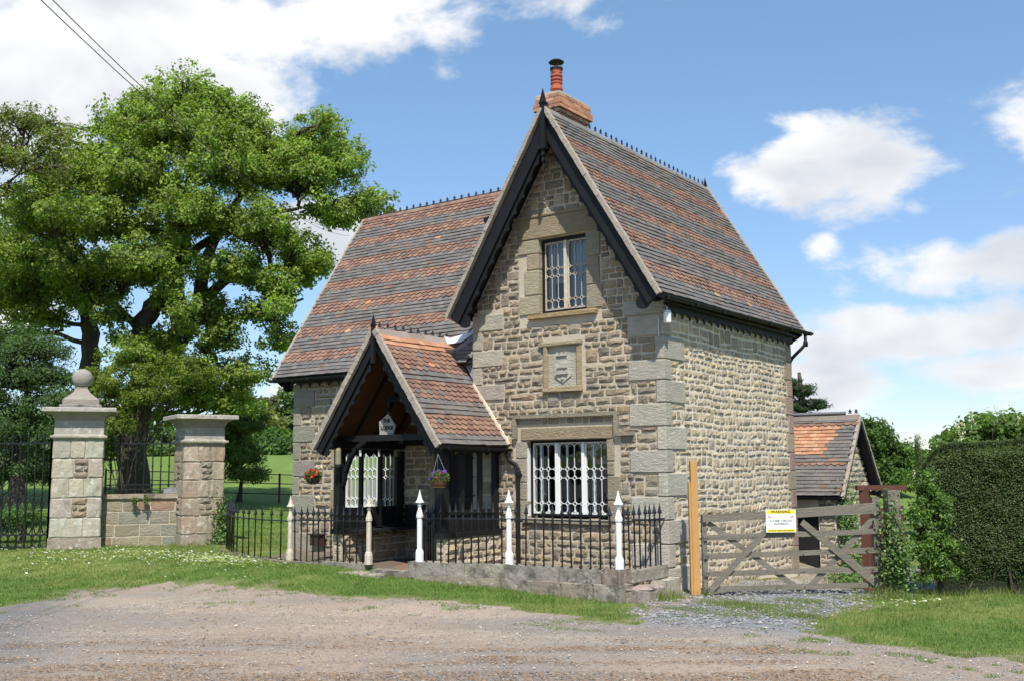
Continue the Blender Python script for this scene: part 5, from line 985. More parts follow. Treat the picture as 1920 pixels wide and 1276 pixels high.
text('WARNING', .062, tuple(so2+Gn*.006+[0, 0, .145]), sn, inkm, rz, ext=.0005, bold=.0022, spacing=1.1); text('CLOSED CIRCUIT', .047, tuple(so2+Gn*.0035+[0, 0, .0]), sn, inkm, rz, ext=.0005, bold=.0012); text('TELEVISION', .047, tuple(so2+Gn*.0035+[0, 0, -.048]), sn, inkm, rz, ext=.0005, bold=.0012); text('24 HOUR VIDEO RECORDING', .031, tuple(so2+Gn*.006+[0, 0, -.152]), sn, inkm, rz, ext=.0005, bold=.0008)
mb = MB()
for z, w in ((.085, .13), (.06, .10), (-.095, .2), (-.112, .19)): mb.obox(so2+Gn*.0034+[0, 0, z], Gd, Gn, (0, 0, 1), w, .0006, .0022)
mb.build('small_print', greym, sn)
mb = MB()
for s_ in (-1, 1):
    ax = Gd*s_*.87+np.array([0, 0, .5]); ax /= np.linalg.norm(ax); mb.obox(so2+Gn*.0036+Gd*s_*.185+[0, 0, .065], ax, Gn, np.cross(ax, Gn), .025, .0008, .009)
mb.build('camera_symbol', redm, sn)
np_ = thing('gate_post', (.50, -.02, -.45), 'new orange softwood post against the side wall at the latch end of the gate', 'post'); mb = MB(); q = np.array([.505, -.03, 0]); mb.obox(q+[0, 0, .59], Gd, Gn, (0, 0, 1), .055, .04, 1.06); mb.build('upright', M['newwood'], np_); mb = MB(); mb.obox(q-Gd*.075+[0, 0, .42], Gd, Gn, (0, 0, 1), .018, .032, .89); mb.build('packing_strip', M['newwood'], np_)
op = thing('gate_post', (3.02, 1.98, -.45), 'old grey wooden gate post at the hinge end overgrown with ivy', 'post'); mb = MB(); mb.obox((3.03, 2.0, .33), Gd, Gn, (0, 0, 1), .10, .10, .83); mb.build('upright', M['greywood'], op)
bf = thing('brown_gate_frame', (2.2, 4.3, -.7), 'red brown wooden gate and frame standing behind the field gate', 'gate'); mb = MB(); mb.beam((1.95, 4.12, -.9), (1.95, 4.12, 1.15), .16, .16, (0, 1, 0)); mb.beam((1.83, 4.03, 1.15), (2.85, 4.77, 1.15), .14, .09); mb.build('frame', M['redwood'], bf)
for i in range(4): mb = MB(); a = np.array([2.1, 4.23, 0])+np.array([.81, .59, 0])*.15*i; mb.obox((*a[:2], .0), (.81, .59, 0), (-.59, .81, 0), (0, 0, 1), .068, .015, .82 if i != 1 else .78); mb.build('board', M['redwood'], bf)

# ---------------------------------------------------------------- outbuilding behind
GX = .62; RY, RZ, EY, EZ, FY = 8.36, 2.66, 6.93, .90, 9.5
ob_ = thing('outbuilding', (-1.5, 8.2, -.95), 'small stone outbuilding with mostly slate grey tiles behind the lodge', 'shed')
mb = MB(); mb.prism([(7.12, -1.3), (7.12, 1.02), (RY, RZ-.10), (9.55, 1.02), (9.55, -1.3)], GX-.28, GX-.03-.2, lambda a, b, t: (t, a, b)); mb.box((-.62, 7.12, .62), (GX-.28, 7.32, 1.0)); mb.box((-.0, 7.12, -1.3), (GX-.28, 7.32, .62)); mb.box((-4.5, 7.12, -1.3), (-1.2, 7.32, 1.0)); ow = mb.build('wall', M['mortarpale'], ob_); WALL['ow'] = ow
add_stones('ow', frame((GX-.22, 0, 0), (0, 1, 0), (1, 0, 0)), courses(7.14, 9.53, [-1.1, -.7, -.3, .1, .5, .9, 1.3, 1.7, 2.1, 2.45], [], np.random.default_rng(81), .25, .13, lambda z: (7.14, 9.53) if z < 1.0 else (RY-(RZ-.12-z)/1.27, RY+(RZ-.12-z)/1.27)), GREYST+TAN[:2], .03, 82)
add_stones('ow', frame((0, 7.12, 0), (1, 0, 0), (0, -1, 0)), courses(-.0, GX-.24, [-1.1, -.7, -.3, .1, .5, .9], [], np.random.default_rng(83), .25, .13), GREYST, .03, 84)
flush_stones(70)
sl = math.hypot(RY-EY, RZ-EZ)
TILES.clear()
def band_ob(i, ni):
    if i in (8, ni-2): return ('r', 'fancy')
    return ('g', 'plain')
lay('ob', (-3.2, EY, EZ), (1, 0, 0), (0, RY-EY, RZ-EZ), 3.2+GX-.02, sl-.05, lambda c: True, band_ob, 91, .105); lay('ob', (-3.2, RY*2-EY, EZ), (1, 0, 0), (0, EY-RY, RZ-EZ), 3.2+GX-.02, sl-.05, lambda c: True, band_ob, 92, .105)
dO = MB(); 
for s_ in (1, -1):
    q = np.array([(-3.2, RY-s_*(RY-EY), EZ), (GX-.03, RY-s_*(RY-EY), EZ), (GX-.03, RY, RZ-.01), (-3.2, RY, RZ-.01)]); nn = np.array([0, -s_*(RZ-EZ), RY-EY]); nn /= np.linalg.norm(nn); dO.add(np.concatenate([q, q-nn*.05]), [(0, 1, 2, 3), (7, 6, 5, 4), (0, 4, 5, 1), (1, 5, 6, 2), (2, 6, 7, 3), (3, 7, 4, 0)])
dO = dO.build('roof', M['blackwood'], ob_); rest = {}; order = sorted(range(len(TILES)), key=lambda i: -TILES[i][8]); top = set(order[:220])
for i, t in enumerate(TILES):
    key, p, a, s, n, kind, fm, ci, sc = t; h_ = (p[2]-EZ)/(RZ-EZ); xx = p[0]
    if kind == 'plain' and .48 < h_ < .92 and xx < -.15+ (h_-.5)*.9 and p[1] < RY: fm, ci = 'o', int(R_.integers(3))
    if i in top: o = obj('roof_tile', tile_mesh(kind, fm, ci), dO, p); o.rotation_euler = Matrix((tuple(a), tuple(s), tuple(n))).transposed().to_euler()
    else:
        V_, F_, T = TM[kind]; c = {'g': GREYT, 'r': REDT, 'o': ORNT}[fm][ci]; r = rest.setdefault(key, [[], [], [], 0]); r[0].append(p+V_[:, :1]*a+V_[:, 1:2]*s+V_[:, 2:]*n); r[1].append(T+r[3]); r[2].append(np.tile(np.array(c)*R_.uniform(.85, 1.15), (len(V_), 1))); r[3] += len(V_)
for key, r in rest.items(): obj('tile_field', mesh_np('tile_field', np.concatenate(r[0]), np.concatenate(r[1]), M['tile'], np.concatenate(r[2])), dO, kind='stuff')
ridge((-3.2, RY, RZ+.03), (GX, RY, RZ+.03), 1.23, dO, crests=False, col=(.20, .17, .15)); mb = MB(); mb.tube([(-3.2, RY, RZ+.10), (GX-.32, RY, RZ+.10)], .04, 8); mb.build('ridge_roll', M['lead'], dO); 
cm = bpy.data.meshes['crest']; [obj('crest', cm, dO, (GX-.22+.14*k, RY, RZ+.085)) for k in range(2)]
verge((GX, EY-.02, EZ-.01), (GX, RY, RZ), .07, .06, dO, 0); verge((GX, 2*RY-EY+.02, EZ-.01), (GX, RY, RZ), .07, .06, dO, 0)
for s_ in (1, -1): mb = MB(); mb.beam((GX-.05, RY-s_*(RY-EY-.03), EZ-.10), (GX-.05, RY, RZ-.14), .03, .14, (1, 0, 0)); mb.build('bargeboard', M['black'], dO)
gutter((-3.2, EY-.04, EZ-.02), (GX+.03, EY-.04, EZ-.02), .05, dO); mb = MB(); mb.lathe((GX-.35, EY+.08, EZ-.13), [(0, 0), (.05, .01), (.05, .05), (0, .06)], 10); mb.build('bulkhead_lamp', M['white'], dO)
mb = MB(); mb.box((-1.2, 7.18, -1.2), (0.0, 7.3, .62)); mb.build('door', M['blackwood'], ob_)

# ---------------------------------------------------------------- overhead wires, pasture fence, stump
for a, b, lab in (((-5.07, -8.23, 7.94), (-27.33, 19.76, 12.32), 'lower of two thin overhead wires crossing above the oak'), ((-4.94, -8.14, 7.94), (-28.65, 21.26, 12.54), 'upper of two thin overhead wires crossing above the oak')):
    a, b = np.array(a), np.array(b); a0 = a-(b-a)*.25; P = [a0+(b-a0)*t+np.array([0, 0, -1.2*4*t*(1-t)+.0]) for t in np.linspace(0, 1, 24)]; off = np.interp(.2, np.linspace(0, 1, 24), [p[2] for p in P])-a[2]
    mb = MB(); mb.tube([p-[0, 0, off] for p in P], .008, 5); tag(mb.build('overhead_wire', mat('dark_cable', (.04, .04, .045), .6, (5, 0), (9, 0), None)), lab, 'cable', 'overhead wires')
pf = thing('pasture_fence', (-22, 9, .3), 'low rusty rail fence in the pasture behind the small hawthorn', 'fence')
def gz(x, y): return float(G(x, y))
pp = [(-30, 9.0), (-26.5, 10.5), (-23, 12.0), (-19.5, 13.2), (-16, 14.4)]
for (x, y) in pp: mb = MB(); mb.box((x-.03, y-.03, gz(x, y)-.1), (x+.03, y+.03, gz(x, y)+1.15)); mb.build('post', M['redwood'], pf)
for (p, q) in zip(pp[:-1], pp[1:]):
    for h in (.35, .75, 1.1): mb = MB(); mb.beam((*p, gz(*p)+h), (*q, gz(*q)+h), .03, .035); mb.build('rail', M['redwood'], pf)
sp = thing('tree_stump', (-19.3, -2.7, -.2), 'pale cut tree stump seen through the entrance gate', 'stump'); mb = MB(); mb.tube([(-19.2, -2.4, -.3), (-19.2, -2.4, .3), (-19.25, -2.35, 1.15)], (.55, .42, .38), 12); mb.build('bole', mat('cut_wood', (.25, .16, .10), .9, (4, .3), (20, .3), ((12, .02),)), sp)
# ---------------------------------------------------------------- trees, shrubs, hedge
RH = RT0[:2]; FH = np.array([-math.sin(YAW), math.cos(YAW)])
def local(base, r, u, t): return np.array([base[0]+RH[0]*r-FH[0]*t, base[1]+RH[1]*r-FH[1]*t, base[2]+u])
def leaf_mesh(P, size, rg, up=.35, elong=1.9, out=None):
    """one folded four-point leaf per point"""
    n = len(P); d = rg.normal(0, 1, (n, 3)); 
    nr = rg.normal(0, 1, (n, 3)); nr[:, 2] = np.abs(nr[:, 2])+up
    if out is not None: nr = nr+out*.9
    nr /= np.linalg.norm(nr, axis=1)[:, None]; d -= (d*nr).sum(1)[:, None]*nr; d /= np.linalg.norm(d, axis=1)[:, None]+1e-9; s = np.cross(nr, d); L = (size*rg.uniform(.6, 1.35, n))[:, None]; w = L/elong
    V = np.stack([P-d*L*.5, P+s*w*.5+nr*L*.06, P+d*L*.5, P-s*w*.5+nr*L*.06], 1); return V.reshape(-1, 3)
def leaves(P, size, cols, rg, m, name, parent, up=.35, elong=1.9, out=None, var=.25, shade=None, kind=None):
    V = leaf_mesh(P, size, rg, up, elong, out); n = len(P); c = np.array(cols); w = rg.random((n, 1)); i = rg.integers(len(c), size=n); j = rg.integers(len(c), size=n); C = (c[i]*w+c[j]*(1-w))*rg.uniform(1-var, 1+var, (n, 1))
    if shade is not None: C = C*shade[:, None]
    o = obj(name, mesh_np(name, V, np.arange(4*n).reshape(-1, 4), M[m], np.repeat(C, 4, 0)), parent)
    if kind: o['kind'] = kind
    return o
def limb(mb, p, q, r0, r1, rg, wob=.12, n=7, k=6, sag=0.):
    p, q = np.array(p, float), np.array(q, float); L = np.linalg.norm(q-p); t = np.linspace(0, 1, n); P = p+(q-p)*t[:, None]; off = rg.normal(0, 1, (n, 3))*wob*L/n; off = np.cumsum(off, 0); off -= t[:, None]*off[-1]; P = P+off; P[:, 2] += sag*L*np.sin(math.pi*t); mb.tube(P, r0+(r1-r0)*t, k); return P
def tree(name, label, cat, base, blobs, trunks, nleaf, size, cols, seed, m='leaf', group=None, cl=(.35, .75), per=60, twig=True, flat=.75, elong=1.7, flowers=None, bark='bark', drop=0., lr=1.0):
    """blobs: (right, up, towards camera, rx, ry(up), rz) lobes of the crown in metres from the foot; trunks: list of polylines [(r,u,t,radius)...]"""
    rg = np.random.default_rng(seed); base = np.array(base, float); t = thing(name, tuple(base), label, cat, group); tm = MB(); nodes = []
    for pl_ in trunks:
        P = np.array([local(base, *q[:3]) for q in pl_]); rr = np.array([q[3] for q in pl_]); s = np.linspace(0, len(P)-1, (len(P)-1)*5+1); P2 = np.stack([np.interp(s, range(len(P)), P[:, k]) for k in range(3)], 1); P2[1:-1] += rg.normal(0, .03, P2[1:-1].shape)*rr.max()*2; r2 = np.interp(s, range(len(P)), rr)*(1+rg.normal(0, .04, len(s)))
        if pl_[0][1] <= 0: r2[:3] *= np.array([1.45, 1.2, 1.08])
        tm.tube(P2, r2, 12 if rr.max() > .2 else 7); nodes += [(P2[i], r2[i]) for i in range(len(P2)//3, len(P2))]
    NP = np.array([n_[0] for n_ in nodes]) if nodes else np.array([base]); NR = np.array([n_[1] for n_ in nodes]) if nodes else np.array([.1]); vol = np.array([b[3]*b[4]*b[5] for b in blobs])**.72; vol /= vol.sum(); allP, allO, allS = [], [], []; clumps = []
    for bi, b in enumerate(blobs):
        c = local(base, *b[:3]); k = int(np.argmin(np.linalg.norm(NP-c, axis=1)+np.maximum(0, NP[:, 2]-c[2])*1.5)); rad = min(NR[k]*.7, .05+.035*max(b[3:6]))*lr
        LP = limb(tm, NP[k], c, rad, .035*lr, rg, .22*lr, 8, 6, .06*lr) if nodes else np.array([c]); nl = nleaf*vol[bi]; nc = max(3, int(nl/per))
        for j in range(nc):
            v = rg.normal(0, 1, 3); v /= np.linalg.norm(v); 
            if v[2] < -.35: v[2] *= .4
            q = rg.uniform(.15, 1.08)**.6; loc_ = local((0, 0, 0), v[0]*q*b[3], v[2]*q*b[4], v[1]*q*b[5]); cc = c+loc_; R = rg.uniform(*cl); clumps.append(cc)
            if twig and rg.random() < .45: s_ = LP[rg.integers(len(LP)//3, len(LP))]; limb(tm, s_, cc, .03*lr, .008*lr, rg, .35*lr, 5, 4)
            m_ = int(nl/nc*rg.uniform(.6, 1.4)); g_ = rg.normal(0, 1, (m_, 3)); g_ /= np.linalg.norm(g_, axis=1)[:, None]; g_ *= (rg.uniform(0, 1, m_)**.5)[:, None]*R; g_[:, 2] *= flat; g_[:, 2] -= drop*np.abs(rg.normal(0, 1, m_))*R; allP.append(cc+g_); allS.append(np.full(m_, float(np.exp(rg.normal(0, .22))))); o_ = loc_/(np.linalg.norm(loc_)+1e-9); allO.append(np.tile(o_*.6, (m_, 1))+g_/R*.8)
    if nodes: tm.build('trunk', M[bark], t, smooth=True)
    P = np.concatenate(allP); O = np.concatenate(allO); leaves(P, size, cols, rg, m, 'crown', t, up=.08, out=O, elong=elong, shade=np.concatenate(allS))
    if flowers:
        col, n, sz = flowers; i = rg.integers(len(clumps), size=n); cc = np.array(clumps)[i]+rg.normal(0, .13, (n, 3)); cc[:, 2] += .10; mbV, mbF = [], []; Q = np.repeat(cc, 26, 0)+rg.normal(0, 1, (n*26, 3))*np.array([.05, .05, .13])*sz; leaves(Q, .075*sz, [col], rg, 'petal', 'blossom', t, elong=1.2)
    return t
def W2(px, D, z=None):
    d = FW+RT*(px-960)/1921.5; f = d[:2]; P = CAM[:2]+f*D; return (float(P[0]), float(P[1]), float(G(P[0], P[1])) if z is None else z)
OAK = [(.175, .255, .045), (.23, .305, .055), (.14, .22, .04), (.26, .32, .07), (.20, .245, .055)]
def px2(D, lst, bpx, base, fy=1.0):   # lobes measured on the photograph, turned into metres at the tree's own distance
    s = D/1921.5; out = []; hz = 877; bz = (CAM[2]-base[2])
    for (x, y, rx, ry, t, rt_) in lst: out.append(((x-bpx)*s, bz+(hz-y)*s*1.0, t, rx*s, ry*s*fy, rt_))
    return out
D = 36; base = W2(262, D); LB = [(340, 165, 75, 48, 0, 2.0), (250, 235, 70, 45, .5, 2.2), (420, 220, 75, 55, -.5, 2.2), (340, 260, 110, 60, 1.2, 2.6), (510, 270, 60, 45, 0, 2.0), (585, 240, 60, 45, -.6, 1.8), (640, 300, 48, 48, 0, 1.6), (560, 330, 80, 48, .8, 2.0), (450, 330, 90, 60, 1.6, 2.6), (690, 370, 50, 26, -.4, 1.3), (620, 395, 60, 35, .2, 1.6), (200, 330, 85, 60, 1.2, 2.4), (110, 320, 60, 45, .2, 2.0), (300, 360, 90, 60, 2.4, 2.4), (400, 430, 85, 50, 2.4, 2.2), (500, 440, 70, 45, 1.4, 2.0), (250, 440, 80, 50, 2.6, 2.2), (330, 520, 70, 42, 2.8, 2.0), (120, 420, 75, 55, 1.4, 2.2), (560, 470, 55, 30, 0, 1.6), (445, 520, 60, 30, 1.6, 1.6), (180, 520, 65, 40, 2.0, 1.8), (600, 500, 38, 24, .6, 1.2), (230, 600, 36, 24, 1.6, 1.2), (490, 590, 60, 22, .5, 1.4), (540, 640, 50, 26, .2, 1.2), (420, 640, 50, 26, 1.0, 1.3), (300, 680, 60, 34, 1.8, 1.5), (385, 700, 60, 36, 1.2, 1.5), (470, 700, 50, 30, .5, 1.3), (400, 745, 56, 40, .6, 1.3), (455, 760, 44, 30, 0, 1.1), (335, 780, 40, 28, .8, .9), (265, 520, 60, 34, 1.8, 1.6), (400, 600, 40, 22, 1.2, 1.0), (520, 540, 40, 18, .2, .9), (230, 760, 30, 34, .8, .8)]
_r = np.random.default_rng(900)
while len(LB) < 85:   # small lobes between the big ones, so that the crown is not a stack of shelves
    q = LB[_r.integers(38)]; x, y = q[0]+_r.normal(0, 1)*q[2]*.85, q[1]+_r.normal(0, 1)*q[3]*.95
    if 60 < x < 700 and 130 < y < 700: LB.append((x, y, _r.uniform(16, 36), _r.uniform(14, 30), q[4]+_r.normal(.3, .9), _r.uniform(.4, .9)))
pxm = lambda x, y: ((x-262)*D/1921.5, (CAM[2]-base[2])+(877-y)*D/1921.5)
tk = [[(0, -.3, 0, .62), (*pxm(256, 830), 0, .50), (*pxm(262, 750), 0, .46), (*pxm(275, 690), 0, .42)], [(*pxm(275, 700), 0, .36), (*pxm(268, 620), .3, .33), (*pxm(292, 575), .4, .30), (*pxm(328, 520), .3, .25), (*pxm(345, 400), .2, .16), (*pxm(345, 240), 0, .06)], [(*pxm(285, 700), -.2, .36), (*pxm(330, 610), -.3, .30), (*pxm(320, 500), -.4, .24), (*pxm(300, 380), -.4, .15), (*pxm(255, 260), -.2, .06)], [(*pxm(300, 690), 0, .30), (*pxm(372, 590), 0, .26), (*pxm(378, 490), 0, .22), (*pxm(430, 380), 0, .14), (*pxm(500, 280), 0, .06)],
      [(*pxm(378, 560), 0, .20), (*pxm(430, 520), .2, .16), (*pxm(520, 500), .2, .12), (*pxm(600, 510), .2, .05)], [(*pxm(300, 560), .4, .20), (*pxm(370, 470), .6, .15), (*pxm(460, 410), .6, .10), (*pxm(560, 390), .4, .06)], [(*pxm(380, 660), 0, .16), (*pxm(420, 600), .2, .13), (*pxm(480, 590), .2, .09), (*pxm(570, 560), .2, .04)], [(*pxm(268, 620), .3, .16), (*pxm(235, 580), .6, .10), (*pxm(200, 570), .8, .05)]]
tree('oak_tree', 'large spreading oak with several thick leaning limbs behind the gate piers', 'tree', base, px2(D, LB, 262, base, 1.22), tk, 205000, .125, OAK, 101, cl=(.17, .40), per=40, flat=.9)
D = 38; base = W2(168, D); pxm = lambda x, y: ((x-168)*D/1921.5, (CAM[2]-base[2])+(877-y)*D/1921.5)
tree('oak_tree', 'slimmer oak with one dark upright trunk left of the big oak', 'tree', base, px2(D, [(110, 520, 90, 50, 1, 2.2), (40, 470, 80, 60, .5, 2.2), (30, 560, 80, 45, 1, 2.0), (170, 560, 50, 34, 1.2, 1.6), (-60, 520, 90, 60, 0, 2.2), (60, 390, 70, 42, 0, 2.0), (100, 600, 55, 26, 1.2, 1.5), (0, 640, 70, 30, .5, 1.6)], 168, base), [[(0, -.3, 0, .45), (*pxm(172, 760), 0, .36), (*pxm(170, 640), 0, .32), (*pxm(158, 560), 0, .26), (*pxm(120, 460), .1, .15), (*pxm(70, 400), 0, .06)], [(*pxm(160, 580), 0, .18), (*pxm(110, 540), .3, .12), (*pxm(40, 500), .3, .06)]], 56000, .13, OAK, 102, cl=(.22, .5), per=45, flat=.9)
D = 31; base = W2(-170, D)
tree('hornbeam_tree', 'yellowish tree with drooping catkins reaching in at the left edge', 'tree', base, px2(D, [(20, 200, 62, 34, 0, .9), (82, 240, 36, 34, 0, .7), (-40, 260, 80, 60, 0, 1.4), (40, 285, 46, 20, 0, .7), (-130, 220, 100, 90, 0, 2), (-220, 330, 140, 120, 0, 2.4), (-150, 480, 120, 110, 0, 2), (0, 335, 26, 22, 0, .5), (95, 300, 18, 40, 0, .5)], -170, base), [[(0, -.3, 0, .35), (.1, 4, 0, .28), (.3, 7.4, 0, .18), (1.6, 9.5, 0, .10), (3.0, 10.6, 0, .03)]], 52000, .11, [(.17, .21, .05), (.20, .23, .07), (.12, .19, .04), (.24, .22, .08)], 103, cl=(.2, .42), per=50, drop=.5, elong=2.2)
D = 30; base = W2(45, D)
tree('yew_tree', 'dark blue green bushy tree standing behind the entrance gate', 'tree', base, px2(D, [(50, 690, 95, 70, 0, 1.6), (0, 640, 70, 50, 0, 1.4), (110, 740, 60, 50, 0, 1.2), (-60, 720, 80, 90, 0, 1.6), (40, 790, 90, 60, .2, 1.4), (20, 860, 70, 50, .2, 1.2), (-90, 820, 70, 70, 0, 1.4), (90, 650, 40, 30, 0, .9)], 45, base), [[(0, -.2, 0, .25), (0, 2, 0, .2), (.2, 4, 0, .08)]], 52000, .10, [(.08, .135, .045), (.105, .165, .05), (.06, .11, .035)], 104, cl=(.2, .45), per=70, elong=2.6)
def bush(name, label, px, D, lst, n, size, cols, seed, cat='bush', group=None, m='leaf', **k):
    b = W2(px, D); return tree(name, label, cat, b, px2(D, lst, px, b), [[(0, -.1, 0, .015+.0025*D), (.1, .8, 0, .01+.0015*D)]], n, size, cols, seed, m, group, lr=.45, **k)
YG = [(.15, .20, .03), (.19, .23, .04), (.12, .18, .03)]
bush('thorn_bush', 'bright yellow green bush right of the oak trunk behind the low wall', 235, 33, [(200, 830, 30, 30, 0, .7), (215, 720, 34, 45, 0, .9), (225, 790, 36, 40, 0, .9), (300, 730, 50, 50, .5, 1.1), (350, 700, 50, 50, 0, 1.1), (190, 700, 25, 35, 0, .6)], 18000, .085, YG, 111, cl=(.18, .36))
bush('hawthorn_tree', 'small round hawthorn with a short dark trunk in the pasture', 455, 41, [(455, 790, 50, 38, 0, 1.2), (450, 850, 52, 34, .2, 1.2), (470, 885, 44, 22, 0, 1.1), (440, 740, 36, 34, 0, 1.0), (425, 820, 30, 50, 0, .9)], 30000, .085, [(.09, .14, .035), (.12, .17, .04), (.15, .18, .05)], 113, cat='tree', cl=(.2, .4))
bush('dark_bush', 'dark bush behind the entrance gate bars', 10, 31, [(0, 870, 70, 45, 0, 1.0), (70, 880, 40, 40, 0, .9), (-60, 880, 60, 40, 0, 1.0)], 14000, .09, [(.05, .10, .03), (.07, .13, .035)], 114, cl=(.2, .4))
bush('low_shrub', 'leafy green shrub growing low behind the entrance gate', 60, 25.5, [(60, 960, 40, 26, 0, .5), (20, 975, 36, 24, 0, .5), (-40, 965, 50, 30, 0, .5)], 9000, .06, [(.09, .17, .04), (.12, .2, .05)], 115, cl=(.12, .25))
for i, (x, y, rx, ry, D, cols, lab) in enumerate([(470, 800, 60, 45, 95, [(.16, .18, .05), (.20, .20, .07)], 'pale olive tree far across the pasture behind the hawthorn'), (520, 830, 30, 26, 85, [(.08, .15, .04), (.10, .18, .04)], 'round mid green tree at the pasture edge left of the lodge'), (545, 780, 34, 55, 100, [(.10, .15, .05), (.14, .18, .06)], 'tall pale tree showing just beside the wing corner'), (500, 770, 34, 36, 120, [(.12, .13, .07), (.15, .15, .08)], 'hazy brownish tree behind the pasture trees')]):
    b = W2(x, D); bz = (877-y)*D/1921.5+CAM[2]-b[2]; s = D/1921.5; tree('distant_tree', lab, 'tree', b, [(0, bz, 0, rx*s, ry*s, rx*s), (-rx*s*.5, bz*.75, 0, rx*s*.8, ry*s*.7, rx*s*.8), (rx*s*.4, bz*.7, .5, rx*s*.8, ry*s*.7, rx*s*.7), (0, bz*.45, .5, rx*s*.8, ry*s*.6, rx*s*.7)], [[(0, -.3, 0, .3), (0, bz*.6, 0, .2)]], 9000, .42, cols, 120+i, group='trees across the pasture', cl=(.5, 1.1), per=50)
for i, (x, y, rx, ry, D, cols, lab) in enumerate([(20, 830, 90, 70, 58, [(.05, .09, .03), (.07, .12, .03)], 'dark round tree behind the entrance gate and yew'), (140, 820, 80, 60, 66, [(.07, .13, .03), (.10, .16, .04)], 'broad green tree showing behind the ball topped pier'), (270, 835, 80, 46, 75, [(.09, .15, .035), (.13, .18, .05)], 'green tree seen between the two gate piers'), (390, 835, 70, 50, 82, [(.08, .14, .035), (.11, .17, .045)], 'green tree behind the flat capped pier'), (-90, 800, 100, 90, 62, [(.06, .11, .03), (.08, .14, .04)], 'tall green tree at the far left edge of the pasture')]):
    b = W2(x, D); bz = (877-y)*D/1921.5+CAM[2]-b[2]; s = D/1921.5; tree('pasture_tree', lab, 'tree', b, [(0, bz, 0, rx*s, ry*s, rx*s), (-rx*s*.6, bz*.7, 0, rx*s*.7, ry*s*.6, rx*s*.7), (rx*s*.6, bz*.7, .5, rx*s*.7, ry*s*.6, rx*s*.7), (0, bz*.35, .5, rx*s*.9, ry*s*.5, rx*s*.7)], [[(0, -.3, 0, .3), (0, max(.8, bz*.6), 0, .2)]], 14000, .32, cols, 180+i, group='trees across the pasture', cl=(.4, .9), per=50)
# right-hand side
D = 62; b = W2(1505, D); tree('pine_tree', 'dark layered pine rising behind the rear corner of the lodge', 'tree', b, px2(D, [(1500, 740, 26, 14, 0, 1.4), (1520, 765, 22, 12, 0, 1.2), (1490, 770, 26, 14, 0, 1.3), (1478, 730, 20, 16, 0, 1.2), (1505, 790, 28, 14, 0, 1.3), (1460, 760, 30, 24, 0, 1.4)], 1505, b), [[(0, -.3, 0, .35), (-.2, 3, 0, .25), (-.3, 5.3, 0, .1)]], 17000, .16, [(.03, .06, .03), (.045, .08, .035)], 131, cl=(.25, .5), flat=.4, elong=3)
D = 46; b = W2(1640, D); tree('round_tree', 'rounded dark green broadleaf tree behind the outbuilding gable', 'tree', b, px2(D, [(1620, 830, 42, 36, 0, 1.3), (1660, 860, 40, 32, 0, 1.2), (1600, 880, 50, 40, 0, 1.3), (1650, 900, 50, 34, .3, 1.2), (1590, 820, 30, 28, 0, 1.0)], 1640, b), [[(0, -.3, 0, .3), (0, 1.2, 0, .2)]], 36000, .15, [(.055, .11, .025), (.075, .14, .03), (.10, .16, .03)], 132, cl=(.25, .5), per=60)
D = 30; b = W2(1830, D); tree('chestnut_tree', 'horse chestnut in white blossom rising above the clipped hedge', 'tree', b, px2(D, [(1840, 815, 60, 26, 0, 1.2), (1790, 845, 50, 26, 0, 1.0), (1905, 815, 60, 30, 0, 1.2), (1740, 880, 36, 28, 0, .8), (1960, 830, 70, 40, 0, 1.4), (1850, 860, 80, 30, 0, 1.2), (1715, 905, 24, 22, 0, .6)], 1830, b), [[(0, -.3, 0, .3), (0, 1.2, 0, .2)]], 30000, .15, [(.10, .17, .03), (.13, .2, .04), (.08, .15, .03)], 133, cl=(.2, .42), per=50, flowers=((.72, .68, .52), 420, .6))
